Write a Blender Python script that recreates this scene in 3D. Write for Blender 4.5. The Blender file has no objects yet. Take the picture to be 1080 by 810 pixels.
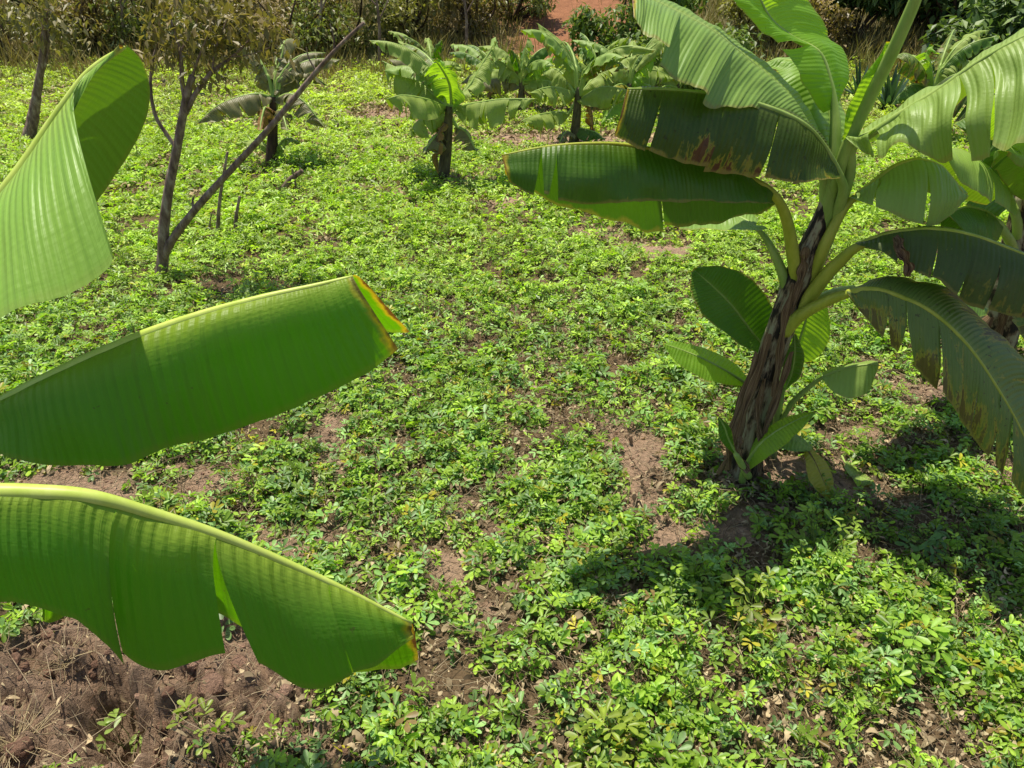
import bpy, math, random, time
_T0 = time.time()
import numpy as np
from mathutils import Vector

random.seed(7)
RNG = np.random.default_rng(11)
col = bpy.context.scene.collection
PI = math.pi

# ------------------------------------------------------------------ camera
FPX = 786.0; CAMH = 1.6; PITCH = math.radians(30)
cp, sp = math.cos(PITCH), math.sin(PITCH)

def P(px, py, Y):
    """world point seen at photo position (px,py) standing at forward distance Y"""
    u = (px-540)/FPX; v = (py-405)/FPX
    d = Y/(cp - v*sp)
    return np.array([u*d, Y, CAMH - d*(sp+v*cp)])

cam = bpy.data.cameras.new('camera'); camo = bpy.data.objects.new('camera', cam); col.objects.link(camo)
cam.sensor_width = 36; cam.lens = FPX/1080*36; cam.clip_start = .05; cam.clip_end = 800
camo.location = (0, 0, CAMH); camo.rotation_euler = (PI/2-PITCH, 0, 0)
bpy.context.scene.camera = camo

# ------------------------------------------------------------------ noise + terrain
def _h(ix, iy, s):
    n = (ix.astype(np.int64)*374761393 + iy.astype(np.int64)*668265263 + s*1274126177) & 0x7fffffff
    n = ((n ^ (n >> 13))*1274126177) & 0x7fffffff
    n = (n ^ (n >> 16)) & 0xffffff
    return n/float(0xffffff)
def vn(x, y, s=0):
    x = np.asarray(x, float); y = np.asarray(y, float)
    ix = np.floor(x); iy = np.floor(y); fx = x-ix; fy = y-iy
    fx = fx*fx*(3-2*fx); fy = fy*fy*(3-2*fy)
    a = _h(ix, iy, s); b = _h(ix+1, iy, s); c = _h(ix, iy+1, s); d = _h(ix+1, iy+1, s)
    return (a*(1-fx)+b*fx)*(1-fy) + (c*(1-fx)+d*fx)*fy
def fbm(x, y, s=0, o=4):
    t = 0; a = .5; n = 0
    for k in range(o):
        t = t + a*vn(x*2**k+17*k, y*2**k-9*k, s+k); n += a; a *= .5
    return t/n
def sstep(a, b, x):
    t = np.clip((x-a)/(b-a), 0, 1); return t*t*(3-2*t)

def flat_hit(px, py):
    v = (py-405)/FPX; d = CAMH/(sp+v*cp); return ((px-540)/FPX*d, d*(cp-v*sp))
TR = flat_hit(112, 742)
def terrain(x, y):
    x = np.asarray(x, float); y = np.asarray(y, float)
    r = .10*(fbm(x*.35, y*.35, 3, 3)-.5)*sstep(.5, 4, y)
    r = r + .05*(fbm(x*1.7, y*1.7, 5, 3)-.5)
    near = 1-sstep(6, 12, np.hypot(x, y))
    r = r + near*.030*(fbm(x*9, y*9, 8, 3)-.5)
    sl = sstep(-.15, -.65, x)*(1-sstep(1.15, 1.8, y))     # dug-over corner near the camera
    cl = fbm(x*15, y*15, 12, 3); cl = np.abs(cl-.5)*2
    r = r + near*(.012+.15*sl)*(cl-.3)
    r = r + .03*sl*(fbm(x*5, y*5, 44, 2)-.3)
    # trench
    dx = (x-TR[0])*.8+(y-TR[1])*.6; dy = -(x-TR[0])*.6+(y-TR[1])*.8
    r = r - .20*np.exp(-((dx/.06)**2+(dy/.11)**2)**1.5) - .08*np.exp(-((dx/.10)**2+((dy+.16)/.12)**2)) + .03*np.exp(-(((dx-.13)/.05)**2+(dy/.16)**2))
    hl = np.clip(y-11.5-.05*np.abs(x), 0, 60)
    r = r + .30*hl*hl/(hl+1.5) + .5*(fbm(x*.25, y*.25, 31, 3)-.5)*sstep(12, 17, y)
    return r

def ghit(px, py):
    u = (px-540)/FPX; v = (py-405)/FPX
    D = np.array([u, cp-v*sp, -(sp+v*cp)])
    lo, hi = .8, 60.
    for k in range(3):
        ds = np.linspace(lo, hi, 400); q = np.array([0, 0, CAMH])+D*ds[:, None]
        i = int(np.argmax(q[:, 2] <= terrain(q[:, 0], q[:, 1]))); lo, hi = ds[max(i-1, 0)], ds[i]
    return q[i]

# cover: where the groundnut crop grows (1) and where soil lies bare (0)
BARE = []
for (cx, cy, rx, ry, st) in [
    (660, 465, 46, 42, 1.5), (695, 595, 34, 14, .7), (735, 655, 75, 18, .9), (350, 455, 26, 40, .8),
    (60, 740, 230, 90, 1.3), (200, 690, 130, 50, 1), (230, 740, 70, 40, .8), (500, 645, 50, 22, .7), (1000, 690, 30, 45, .6),
    (835, 505, 45, 24, .8), (470, 590, 45, 18, .7), (240, 500, 60, 22, .7), (60, 515, 70, 20, .8),
    (120, 370, 60, 12, .8), (170, 300, 30, 16, .9), (1060, 395, 40, 14, 1.1), (420, 122, 50, 9, 1.8), (560, 148, 90, 8, 1.7),
    (540, 222, 60, 11, 1.5), (620, 245, 50, 11, 1.6), (700, 268, 60, 12, 1.6), (770, 290, 40, 10, 1.3), (480, 200, 40, 8, 1.2),
    (590, 430, 30, 18, .5), (760, 560, 50, 22, .5), (640, 150, 50, 7, 1.5), (390, 230, 40, 8, .8), (60, 250, 40, 10, .9), (330, 260, 30, 8, .8), (905, 520, 40, 16, .8), (560, 500, 45, 16, .5),
    (420, 540, 40, 20, .6), (340, 770, 60, 25, .7), (520, 740, 50, 20, .5), (880, 690, 40, 25, .5), (300, 570, 50, 20, .5), (975, 320, 60, 14, .5),
    (560, 320, 40, 10, .5), (430, 395, 40, 12, .5), (640, 700, 50, 20, .5)]:
    c = flat_hit(cx, cy); a = flat_hit(cx+rx, cy); b = flat_hit(cx, cy-ry); b2 = flat_hit(cx, cy+ry)
    BARE.append((c[0], (b[1]+b2[1])/2, abs(a[0]-c[0]), abs(b[1]-b2[1])/2, st))
def cover(x, y):
    x = np.asarray(x, float); y = np.asarray(y, float)
    n = fbm(x*1.6, y*1.6, 21, 4)
    n2 = fbm(x*5, y*5, 61, 3)
    c = .84 + 1.1*(n-.5) + 1.15*(n2-.5) + .38*sstep(2.6, 4.2, y)*(1-sstep(5.5, 8, y))
    c = c + .10*sstep(-.5, -3, x)
    for (cx, cy, rx, ry, st) in BARE:
        wob = .35*(fbm(x*6, y*6, 77, 3)-.5)
        q = ((x-cx)/rx)**2 + ((y-cy)/ry)**2
        c = c - st*np.exp(-q*(1.15+wob*2))*.80
    return np.clip(c, 0, 1)

# ------------------------------------------------------------------ mesh helpers
def link(name, me, mat=None, parent=None):
    o = bpy.data.objects.new(name, me); col.objects.link(o)
    if mat is not None:
        for m in (mat if isinstance(mat, (list, tuple)) else [mat]): me.materials.append(m)
    if parent is not None: o.parent = parent
    return o
def tag(o, label=None, cat=None, group=None, kind=None):
    if label: o['label'] = label
    if cat: o['category'] = cat
    if group: o['group'] = group
    if kind: o['kind'] = kind
    return o
def empty(name, loc, label, cat, group=None):
    o = bpy.data.objects.new(name, None); col.objects.link(o); o.location = loc; o.empty_display_size = .1
    return tag(o, label, cat, group)

def npmesh(name, V, F, uv=None, tint=None, smooth=True, matidx=None):
    """V (n,3); F list of int arrays each (m,k); tint per vertex rgb"""
    me = bpy.data.meshes.new(name)
    V = np.asarray(V, np.float32)
    if not isinstance(F, list): F = [F]
    F = [np.asarray(f, np.int32) for f in F if len(f)]
    loops = np.concatenate([f.ravel() for f in F])
    sizes = np.concatenate([np.full(len(f), f.shape[1], np.int32) for f in F])
    me.vertices.add(len(V)); me.vertices.foreach_set('co', V.ravel())
    me.loops.add(len(loops)); me.loops.foreach_set('vertex_index', loops)
    me.polygons.add(len(sizes))
    starts = np.concatenate([[0], np.cumsum(sizes)[:-1]]).astype(np.int32)
    me.polygons.foreach_set('loop_start', starts)
    me.polygons.foreach_set('use_smooth', np.full(len(sizes), smooth))
    if uv is not None:
        l = me.uv_layers.new(name='UVMap')
        l.data.foreach_set('uv', np.asarray(uv, np.float32)[loops].ravel())
    if tint is not None:
        a = me.attributes.new('tint', 'FLOAT_COLOR', 'POINT')
        t = np.ones((len(V), 4), np.float32); t[:, :3] = tint
        a.data.foreach_set('color', t.ravel())
    me.update(calc_edges=True); me.validate()
    return me

def local(V, parent):
    return V - np.array(parent.location) if parent is not None else V

def catmull(pts, n, ts=None):
    p = np.asarray(pts, float); m = len(p)
    t = np.linspace(0, m-1, n) if ts is None else np.asarray(ts)*(m-1)
    i = np.clip(np.floor(t).astype(int), 0, m-2); f = (t-i)[:, None]
    ext = np.vstack([2*p[0]-p[1], p, 2*p[-1]-p[-2]])
    p0, p1, p2, p3 = ext[i], ext[i+1], ext[i+2], ext[i+3]
    return .5*(2*p1+(p2-p0)*f+(2*p0-5*p1+4*p2-p3)*f**2+(3*p1-p0-3*p2+p3)*f**3)

def unit(v):
    return v/np.maximum(np.linalg.norm(v, axis=-1, keepdims=True), 1e-9)

def tube(path, rad, sides=8, flat=1.0, noise=0, seed=0, cap=True):
    path = np.asarray(path, float); n = len(path)
    rad = np.broadcast_to(np.asarray(rad, float), (n,))
    T = unit(np.gradient(path, axis=0))
    ref = np.array([0, -1, .3]) if abs(T[:, 2]).mean() > .8 else np.array([0, 0, 1.])
    S = unit(np.cross(T, ref)); U = unit(np.cross(S, T))
    a = np.linspace(0, 2*PI, sides, endpoint=False)
    rr = rad[:, None]*np.ones(sides)[None]
    if noise:
        L = np.cumsum(np.r_[0, np.linalg.norm(np.diff(path, axis=0), axis=1)])
        rr = rr*(1+noise*(fbm(L[:, None]*20+seed+0*a[None], 2.5*np.cos(a)[None]+2.5*np.sin(a)[None]*1.7+0*L[:, None], seed, 3)-.5)*2)
    V = path[:, None]+rr[..., None]*(np.cos(a)[None, :, None]*S[:, None]+flat*np.sin(a)[None, :, None]*U[:, None])
    idx = np.arange(n*sides).reshape(n, sides)
    F = np.stack([idx[:-1], np.roll(idx, -1, 1)[:-1], np.roll(idx, -1, 1)[1:], idx[1:]], -1).reshape(-1, 4)
    uv = np.stack([np.repeat(np.linspace(0, 1, n), sides), np.tile(a/(2*PI), n)], -1)
    V = V.reshape(-1, 3)
    Fs = [F]
    if cap:
        V = np.vstack([V, path[:1], path[-1:]]); uv = np.vstack([uv, [[0, .5]], [[1, .5]]])
        c0, c1 = n*sides, n*sides+1
        Fs.append(np.stack([np.full(sides, c0), np.roll(idx[0], -1), idx[0]], -1))
        Fs.append(np.stack([np.full(sides, c1), idx[-1], np.roll(idx[-1], -1)], -1))
    return V, Fs, uv

def merge(parts):
    Vs, Fs, uvs, o = [], {}, [], 0
    for V, F, uv in parts:
        Vs.append(V); uvs.append(uv)
        for f in (F if isinstance(F, list) else [F]):
            f = np.asarray(f)
            if len(f): Fs.setdefault(f.shape[1], []).append(f+o)
        o += len(V)
    return np.vstack(Vs), [np.vstack(v) for v in Fs.values()], np.vstack(uvs)

# ------------------------------------------------------------------ materials
def newmat(name):
    m = bpy.data.materials.new(name); m.use_nodes = True
    nt = m.node_tree; nt.nodes.clear()
    return m, nt, nt.nodes, nt.links
class N:
    def __init__(s, nt): s.nt = nt
    def new(s, t, **k):
        n = s.nt.nodes.new(t)
        for a, b in k.items(): setattr(n, a, b)
        return n
    def l(s, a, b): s.nt.links.new(a, b)
    def val(s, inp, v):
        if hasattr(v, 'links') or hasattr(v, 'is_linked'): s.l(v, inp)
        else: inp.default_value = v
    def math(s, op, a, b=0, c=None, clamp=False):
        n = s.new('ShaderNodeMath', operation=op, use_clamp=clamp)
        s.val(n.inputs[0], a); s.val(n.inputs[1], b)
        if c is not None: s.val(n.inputs[2], c)
        return n.outputs[0]
    def mix(s, f, a, b, bt='MIX'):
        n = s.new('ShaderNodeMix', data_type='RGBA', blend_type=bt)
        s.val(n.inputs[0], f)
        for i, x in ((6, a), (7, b)):
            if isinstance(x, tuple): n.inputs[i].default_value = (*x, 1)
            else: s.l(x, n.inputs[i])
        return n.outputs[2]
    def noise(s, vec, scale, detail=4, rough=.5, dist=0):
        n = s.new('ShaderNodeTexNoise'); n.inputs['Scale'].default_value = scale
        n.inputs['Detail'].default_value = detail; n.inputs['Roughness'].default_value = rough
        n.inputs['Distortion'].default_value = dist
        if vec is not None: s.l(vec, n.inputs['Vector'])
        return n.outputs[0]
    def ramp(s, f, stops):
        n = s.new('ShaderNodeValToRGB'); el = n.color_ramp.elements
        while len(el) < len(stops): el.new(.5)
        for e, (p, c) in zip(el, stops): e.position = p; e.color = (*c, 1) if isinstance(c, tuple) else (c, c, c, 1)
        s.l(f, n.inputs[0]); return n.outputs[0]
    def scalevec(s, vec, sc):
        n = s.new('ShaderNodeVectorMath', operation='MULTIPLY'); s.l(vec, n.inputs[0]); n.inputs[1].default_value = sc
        return n.outputs[0]

def leaf_shader(g, colr, trans, fac, rough=.4, bump=None, spec=.4):
    p = g.new('ShaderNodeBsdfPrincipled'); g.l(colr, p.inputs['Base Color']); g.val(p.inputs['Roughness'], rough)
    p.inputs['Specular IOR Level'].default_value = spec
    t = g.new('ShaderNodeBsdfTranslucent'); g.l(trans, t.inputs['Color'])
    if bump is not None:
        g.l(bump, p.inputs['Normal']); g.l(bump, t.inputs['Normal'])
    m = g.new('ShaderNodeMixShader'); g.val(m.inputs[0], fac); g.l(p.outputs[0], m.inputs[1]); g.l(t.outputs[0], m.inputs[2])
    o = g.new('ShaderNodeOutputMaterial'); g.l(m.outputs[0], o.inputs[0])

def banana_mat(name, top=(.075, .165, .012), trans=(.12, .32, .003), damage=0.0, yellow=0.0, ribs=1.0, fac=.30, edge=.5, rough=.4, lit_ridge=.0):
    """UV.x = metres along the midrib, UV.y = -1..1 across"""
    m, nt, _, _ = newmat(name); g = N(nt)
    uv = g.new('ShaderNodeUVMap'); uv.uv_map = 'UVMap'
    sep = g.new('ShaderNodeSeparateXYZ'); g.l(uv.outputs[0], sep.inputs[0])
    U, Vv = sep.outputs[0], sep.outputs[1]
    av = g.math('ABSOLUTE', Vv)
    obj = g.new('ShaderNodeTexCoord').outputs['Object']
    # side veins: fine parallel ribs + broader bands, constant across the blade
    svec = g.scalevec(uv.outputs[0], (190, 1.3, 1)); fine = g.noise(svec, 1, 2, .6)
    bvec = g.scalevec(uv.outputs[0], (38, .7, 1)); broad = g.noise(bvec, 1, 3, .6)
    mott = g.noise(obj, 9, 4, .6)
    wv = g.new('ShaderNodeTexWave'); wv.inputs['Scale'].default_value = 24; wv.inputs['Distortion'].default_value = .6
    wv.inputs['Detail'].default_value = 1; wv.bands_direction = 'X'; g.l(uv.outputs[0], wv.inputs['Vector'])
    c = g.mix(g.math('MULTIPLY', fine, .55), tuple(x*1.12 for x in top), tuple(x*.62 for x in top))
    c = g.mix(g.ramp(broad, [(.35, 0.0), (.7, .45)]), c, (top[0]*1.5, top[1]*1.3, top[2]*1.2))
    c = g.mix(g.math('MULTIPLY', mott, .35), c, (top[0]*.6, top[1]*.75, top[2]*.9))
    # paler next to the midrib; on foreground leaves widened and brightened as painted sunlight
    c = g.mix(g.ramp(av, [(0.0, .85), (.09+lit_ridge*.25, .15+lit_ridge), (.3+lit_ridge*.5, 0.0)]), c, (.34+lit_ridge*.6, .42+lit_ridge*.6, .07))
    t = g.mix(g.math('MULTIPLY', fine, .5), trans, tuple(x*.6 for x in trans))
    t = g.mix(g.ramp(mott, [(.3, 0.0), (.75, .5)]), t, (trans[0]*.6, trans[1]*.75, trans[2]))
    # cross wrinkles
    cw = g.noise(g.scalevec(uv.outputs[0], (9, 28, 1)), 1, 2, .5)
    # yellowing and burn
    streak = g.noise(g.scalevec(uv.outputs[0], (26, 1.6, 1)), 1, 4, .65, .4)
    spots = g.noise(obj, 34, 4, .7)
    reach = g.math('ADD', g.math('MULTIPLY', av, .22), g.math('MULTIPLY', g.noise(obj, 5, 2), .5))
    s = g.math('ADD', g.math('ADD', g.math('MULTIPLY', streak, .75), g.math('MULTIPLY', spots, .25)), reach)
    s = g.math('SUBTRACT', s, .25)
    yl = g.ramp(s, [(1.12-.17*max(yellow, damage)-.25, 0.0), (1.18-.17*max(yellow, damage)-.25, 1.0)])
    bl = g.ramp(s, [(1.14-.14*damage-.25, 0.0), (1.17-.14*damage-.25, 1.0)])
    if damage > 0 or yellow > 0:
        c = g.mix(yl, c, (.36, .33, .035)); t = g.mix(yl, t, (.55, .40, .01))
    if damage > 0:
        c = g.mix(bl, c, (.13, .055, .02)); t = g.mix(bl, t, (.12, .045, .01))
        dk = g.ramp(g.noise(obj, 60, 3, .7), [(.62, 0.0), (.68, .8)])
        c = g.mix(g.math('MULTIPLY', dk, damage), c, (.03, .02, .01)); t = g.mix(g.math('MULTIPLY', dk, damage), t, (.02, .015, .0))
    sp1 = g.ramp(g.noise(obj, 48, 3, .75), [(.70, 0.0), (.735, .75)])
    c = g.mix(sp1, c, (.11, .08, .03)); t = g.mix(sp1, t, (.10, .07, .01))
    du = g.ramp(g.noise(obj, 14, 5, .75), [(.48, 0.0), (.75, .16)])
    c = g.mix(du, c, (.26, .28, .10))
    # dry tip
    ta_ = g.new('ShaderNodeAttribute', attribute_name='tint'); ts = g.new('ShaderNodeSeparateColor'); g.l(ta_.outputs[0], ts.inputs[0])
    tq = g.math('ADD', ts.outputs[0], g.math('MULTIPLY', g.math('SUBTRACT', g.noise(obj, 26, 3, .6), .5), .045))
    y1 = g.ramp(tq, [(.980, 0.0), (.992, 1.0)]); y2 = g.ramp(tq, [(.992, 0.0), (1.0, 1.0)])
    c = g.mix(y1, c, (.50, .42, .03)); t = g.mix(y1, t, (.7, .5, .01))
    c = g.mix(y2, c, (.22, .10, .03)); t = g.mix(y2, t, (.2, .08, .01))
    # thin dry margin
    en = g.noise(obj, 22, 3, .6)
    ed = g.math('ADD', av, g.math('MULTIPLY', g.math('SUBTRACT', en, .5), .16*edge))
    em = g.ramp(ed, [(.955, 0.0), (.985, 1.0)])
    c = g.mix(g.math('MULTIPLY', em, .8*edge), c, (.30, .24, .06)); t = g.mix(g.math('MULTIPLY', em, .8*edge), t, (.45, .38, .03))
    geo = g.new('ShaderNodeNewGeometry')
    c = g.mix(g.math('MULTIPLY', geo.outputs['Backfacing'], .45), c, (top[0]*1.5+.03, top[1]*1.25+.03, top[2]*1.4+.03))
    h = g.math('ADD', g.math('MULTIPLY', wv.outputs[1], .6*ribs), g.math('MULTIPLY', fine, .8*ribs))
    h = g.math('ADD', h, g.math('MULTIPLY', cw, .35))
    b = g.new('ShaderNodeBump'); b.inputs['Strength'].default_value = .55; b.inputs['Distance'].default_value = .0035
    g.l(h, b.inputs['Height'])
    rg = g.math('ADD', g.math('MULTIPLY', mott, .2), rough-.08)
    fc = g.math('MULTIPLY', fac, 1.0)
    leaf_shader(g, c, t, fc, rg, b.outputs[0], .38)
    return m

def tint_leaf_mat(name, fac=.35, rough=.45, tr=(1.5, 1.7, .55), spec=.35, bumpy=False):
    m, nt, _, _ = newmat(name); g = N(nt)
    a = g.new('ShaderNodeAttribute', attribute_name='tint')
    obj = g.new('ShaderNodeTexCoord').outputs['Object']
    n = g.noise(obj, 60, 2, .5)
    c = g.mix(1, a.outputs[0], g.ramp(n, [(.25, .72), (.75, 1.25)]), 'MULTIPLY')
    t = g.mix(1, a.outputs[0], tr, 'MULTIPLY')
    leaf_shader(g, c, t, fac, rough, None, spec)
    return m

def simple_mat(name, stops, scale=8, stretch=(1, 1, 1), rough=.8, bump=.4, dist=.004, use_uv=False, detail=5):
    m, nt, _, _ = newmat(name); g = N(nt)
    if use_uv:
        u = g.new('ShaderNodeUVMap'); u.uv_map = 'UVMap'; src = u.outputs[0]
    else: src = g.new('ShaderNodeTexCoord').outputs['Object']
    v = g.scalevec(src, stretch); n = g.noise(v, scale, detail, .65)
    p = g.new('ShaderNodeBsdfPrincipled'); g.l(g.ramp(n, stops), p.inputs['Base Color']); p.inputs['Roughness'].default_value = rough
    p.inputs['Specular IOR Level'].default_value = .25
    b = g.new('ShaderNodeBump'); b.inputs['Strength'].default_value = bump; b.inputs['Distance'].default_value = dist
    g.l(n, b.inputs['Height']); g.l(b.outputs[0], p.inputs['Normal'])
    o = g.new('ShaderNodeOutputMaterial'); g.l(p.outputs[0], o.inputs[0])
    return m

def ground_mat():
    m, nt, _, _ = newmat('soil'); g = N(nt)
    obj = g.new('ShaderNodeTexCoord').outputs['Object']
    a = g.new('ShaderNodeAttribute', attribute_name='tint')
    n1 = g.noise(obj, 7, 6, .6); n2 = g.noise(obj, 70, 5, .7); n3 = g.noise(obj, 260, 3, .7)
    c = g.mix(1, a.outputs[0], g.ramp(n1, [(.25, .70), (.75, 1.25)]), 'MULTIPLY')
    c = g.mix(1, c, g.ramp(n2, [(.3, .62), (.7, 1.3)]), 'MULTIPLY')
    c = g.mix(g.ramp(n3, [(.62, 0.0), (.7, .5)]), c, (.36, .24, .16))
    c = g.mix(g.ramp(g.noise(obj, 120, 3, .7), [(.6, 0.0), (.68, .6)]), c, (.05, .03, .02))
    p = g.new('ShaderNodeBsdfPrincipled'); g.l(c, p.inputs['Base Color']); p.inputs['Roughness'].default_value = .95
    p.inputs['Specular IOR Level'].default_value = .15
    h = g.math('ADD', n2, g.math('MULTIPLY', n3, .4))
    b = g.new('ShaderNodeBump'); b.inputs['Strength'].default_value = 1; b.inputs['Distance'].default_value = .02
    g.l(h, b.inputs['Height']); g.l(b.outputs[0], p.inputs['Normal'])
    o = g.new('ShaderNodeOutputMaterial'); g.l(p.outputs[0], o.inputs[0])
    return m

M = {}
M['soil'] = ground_mat()
M['b_fore'] = banana_mat('banana_leaf_foreground', top=(.085, .23, .002), trans=(.20, .54, .0), fac=.46, edge=.35, ribs=1.2, rough=.45, lit_ridge=.45)
M['b_fore1'] = banana_mat('banana_leaf_foreground_upper', top=(.21, .42, .04), trans=(.13, .27, .004), fac=.25, edge=.3, ribs=1.0, rough=.42, lit_ridge=.2)
M['b_main'] = banana_mat('banana_leaf_green', damage=.0, yellow=.12, edge=.8)
M['b_pale'] = banana_mat('banana_leaf_pale', top=(.24, .39, .07), trans=(.34, .56, .01), edge=.8, rough=.42)
M['b_old'] = banana_mat('banana_leaf_spotted', top=(.13, .20, .035), trans=(.12, .24, .01), damage=1.4, yellow=1.0, edge=1)
M['b_mid'] = banana_mat('banana_leaf_streaked', top=(.06, .10, .012), trans=(.08, .18, .005), damage=.75, yellow=.7, edge=1)
M['b_lime'] = banana_mat('banana_leaf_lime', top=(.20, .38, .035), trans=(.48, .78, .02), edge=.5, fac=.55)
M['b_dead'] = banana_mat('banana_leaf_dead', top=(.25, .15, .04), trans=(.5, .3, .02), damage=.8, yellow=1, edge=1, rough=.7)
M['b_yel'] = banana_mat('banana_leaf_yellowing', top=(.34, .34, .03), trans=(.6, .55, .01), damage=.3, yellow=.6, edge=1)
M['b_far'] = banana_mat('banana_leaf_far', top=(.25, .36, .06), trans=(.32, .50, .015), damage=.45, yellow=.5, edge=.6, rough=.55)
M['b_brown'] = banana_mat('banana_leaf_brownish', top=(.17, .17, .06), trans=(.2, .22, .02), damage=.7, yellow=.4, edge=.8)
M['rib'] = simple_mat('midrib_green', [(.3, (.22, .34, .06)), (.7, (.36, .46, .12))], 30, (1, 1, .3), .4, .15, .001)
M['rib_sunlit'] = simple_mat('midrib_sunlit', [(.3, (.42, .54, .07)), (.7, (.58, .66, .16))], 30, (1, 1, .3), .4, .15, .001)  # lighter copy of the midrib green, sunlit highlight put into its colour
M['rib_y'] = simple_mat('midrib_yellow', [(.3, (.30, .36, .03)), (.75, (.50, .50, .08))], 30, (1, 1, .3), .4, .15, .001)
M['stem'] = simple_mat('pseudostem_skin', [(.30, (.010, .008, .006)), (.46, (.03, .022, .014)), (.51, (.20, .14, .08)), (.57, (.34, .30, .19)), (.75, (.34, .37, .18))], 1.0, (9, 8, 1), .7, .8, .006, True, 8)
M['stem_far'] = simple_mat('pseudostem_skin_far', [(.3, (.04, .03, .02)), (.6, (.13, .11, .05)), (.8, (.22, .24, .10))], 1.0, (7, 9, 1), .7, .5, .01, True, 5)
M['sheath'] = simple_mat('dry_sheath', [(.36, (.03, .018, .01)), (.5, (.17, .10, .05)), (.72, (.46, .34, .19))], 1.0, (3, 26, 1), .85, .8, .004, True, 5)
M['bark'] = simple_mat('twig_bark', [(.3, (.07, .045, .035)), (.5, (.20, .135, .10)), (.72, (.40, .32, .25))], 34, (1, 1, .35), .9, .9, .006)
M['dkbark'] = simple_mat('dark_bark', [(.3, (.02, .014, .01)), (.6, (.09, .055, .035)), (.85, (.2, .14, .09))], 18, (1, 1, .3), .9, .9, .01)
M['shoot'] = simple_mat('sucker_stem', [(.3, (.12, .20, .06)), (.6, (.20, .30, .10)), (.8, (.12, .09, .04))], 1, (2, 5, 1), .5, .3, .002, True)
M['crop'] = tint_leaf_mat('crop_leaf', .36, .40, (1.3, 1.55, .35), .38)
M['litter'] = tint_leaf_mat('dry_litter', .1, .85, (1, .9, .6), .1)
M['grass'] = tint_leaf_mat('grass_blade', .25, .6, (1.2, 1.2, .7), .2)
M['brush'] = tint_leaf_mat('shrub_leaf', .3, .45, (1.3, 1.5, .5), .4)

# ------------------------------------------------------------------ the ground sheet
def grid_axis(lims):
    out = []
    for a, b, st in lims: out.append(np.arange(a, b-1e-6, st))
    out.append([lims[-1][1]]); return np.concatenate(out)
gx = grid_axis([(-300, -60, 20), (-60, -20, 4), (-20, -8, .8), (-8, -3, .15), (-3, -1.5, .035), (-1.5, 1.7, .011), (1.7, 3, .035), (3, 8, .15), (8, 20, .8), (20, 60, 4), (60, 300, 20)])
gy = grid_axis([(-60, -10, 5), (-10, -1, .6), (-1, .8, .08), (.8, 2.2, .009), (2.2, 4, .02), (4, 8, .06), (8, 20, .2), (20, 60, 2), (60, 300, 20)])
GX, GY = np.meshgrid(gx, gy); gz = terrain(GX, GY)
gz = gz - (np.clip(np.abs(gz), 40, None)-40)
V = np.stack([GX.ravel(), GY.ravel(), gz.ravel()], -1)
ny, nx = GX.shape; idx = np.arange(nx*ny).reshape(ny, nx)
F = np.stack([idx[:-1, :-1], idx[:-1, 1:], idx[1:, 1:], idx[1:, :-1]], -1).reshape(-1, 4)
X, Y = V[:, 0], V[:, 1]
cv = cover(X, Y)
soil = np.array([.45, .30, .20]); humus = np.array([.20, .135, .075]); fieldg = np.array([.17, .20, .05])
hillc = np.array([.19, .165, .08]); orange = np.array([.36, .16, .08])
k = (sstep(.25, .6, cv))[:, None]
sdk = (sstep(-.15, -.6, X)*(1-sstep(1.2, 1.8, Y)))[:, None]
base = (soil*(1-.25*sdk))*(1-k)+humus*k
far = sstep(4, 9, Y)[:, None]*k
base = base*(1-.6*far)+fieldg*.6*far
hk = sstep(10.5, 12.5, Y)[:, None]
patch = fbm(X*.3, Y*.3, 91, 4)[:, None]
hill = hillc*(.7+.6*patch)
oc = ghit(625, 25)
ok = np.exp(-(((X-oc[0]+.25)/1.3)**2+((Y-oc[1]-.3)/3.6)**2))[:, None]
hill = hill*(1-np.clip(ok*1.5, 0, 1))+orange*np.clip(ok*1.5, 0, 1)
base = base*(1-hk)+hill*hk
g0 = link('ground', npmesh('ground', V, F, tint=base), M['soil']); tag(g0, kind='structure', label='reddish brown field soil rising to a brushy slope')

# ------------------------------------------------------------------ scatter machinery
def rotmats(yaw, tilt, taz, roll=None):
    """rotate about z by yaw, then tip by tilt toward azimuth taz"""
    c, s = np.cos(yaw), np.sin(yaw); z = np.zeros_like(c); o = np.ones_like(c)
    Rz = np.stack([np.stack([c, -s, z], -1), np.stack([s, c, z], -1), np.stack([z, z, o], -1)], -2)
    ax = np.stack([-np.sin(taz), np.cos(taz), z], -1)
    ct, st = np.cos(tilt), np.sin(tilt); x, y = ax[:, 0], ax[:, 1]
    Rt = np.stack([np.stack([ct+x*x*(1-ct), x*y*(1-ct), y*st], -1),
                   np.stack([y*x*(1-ct), ct+y*y*(1-ct), -x*st], -1),
                   np.stack([-y*st, x*st, ct], -1)], -2)
    return Rt@Rz
def scatter(tmpl, pos, R, sc, tint, jitter=None):
    """tmpl=(V,[faces]); returns arrays"""
    TV, TF = tmpl
    n, m = len(pos), len(TV)
    sc = np.asarray(sc); sc = sc[:, None, None] if sc.ndim == 1 else sc[:, None, :]
    W = np.einsum('nij,nmj->nmi', R, TV[None]*sc)+pos[:, None]
    off = (np.arange(n)*m)[:, None, None]
    Fs = [(f[None]+off).reshape(-1, f.shape[1]) for f in TF]
    tt = np.repeat(tint, m, axis=0)
    return W.reshape(-1, 3), Fs, tt
def joinsc(parts):
    Vs, Ts, Fd, o = [], [], {}, 0
    for V_, F_, T_ in parts:
        Vs.append(V_); Ts.append(T_)
        for f in F_:
            if len(f): Fd.setdefault(f.shape[1], []).append(f+o)
        o += len(V_)
    return np.vstack(Vs), [np.vstack(v) for v in Fd.values()], np.vstack(Ts)

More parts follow.
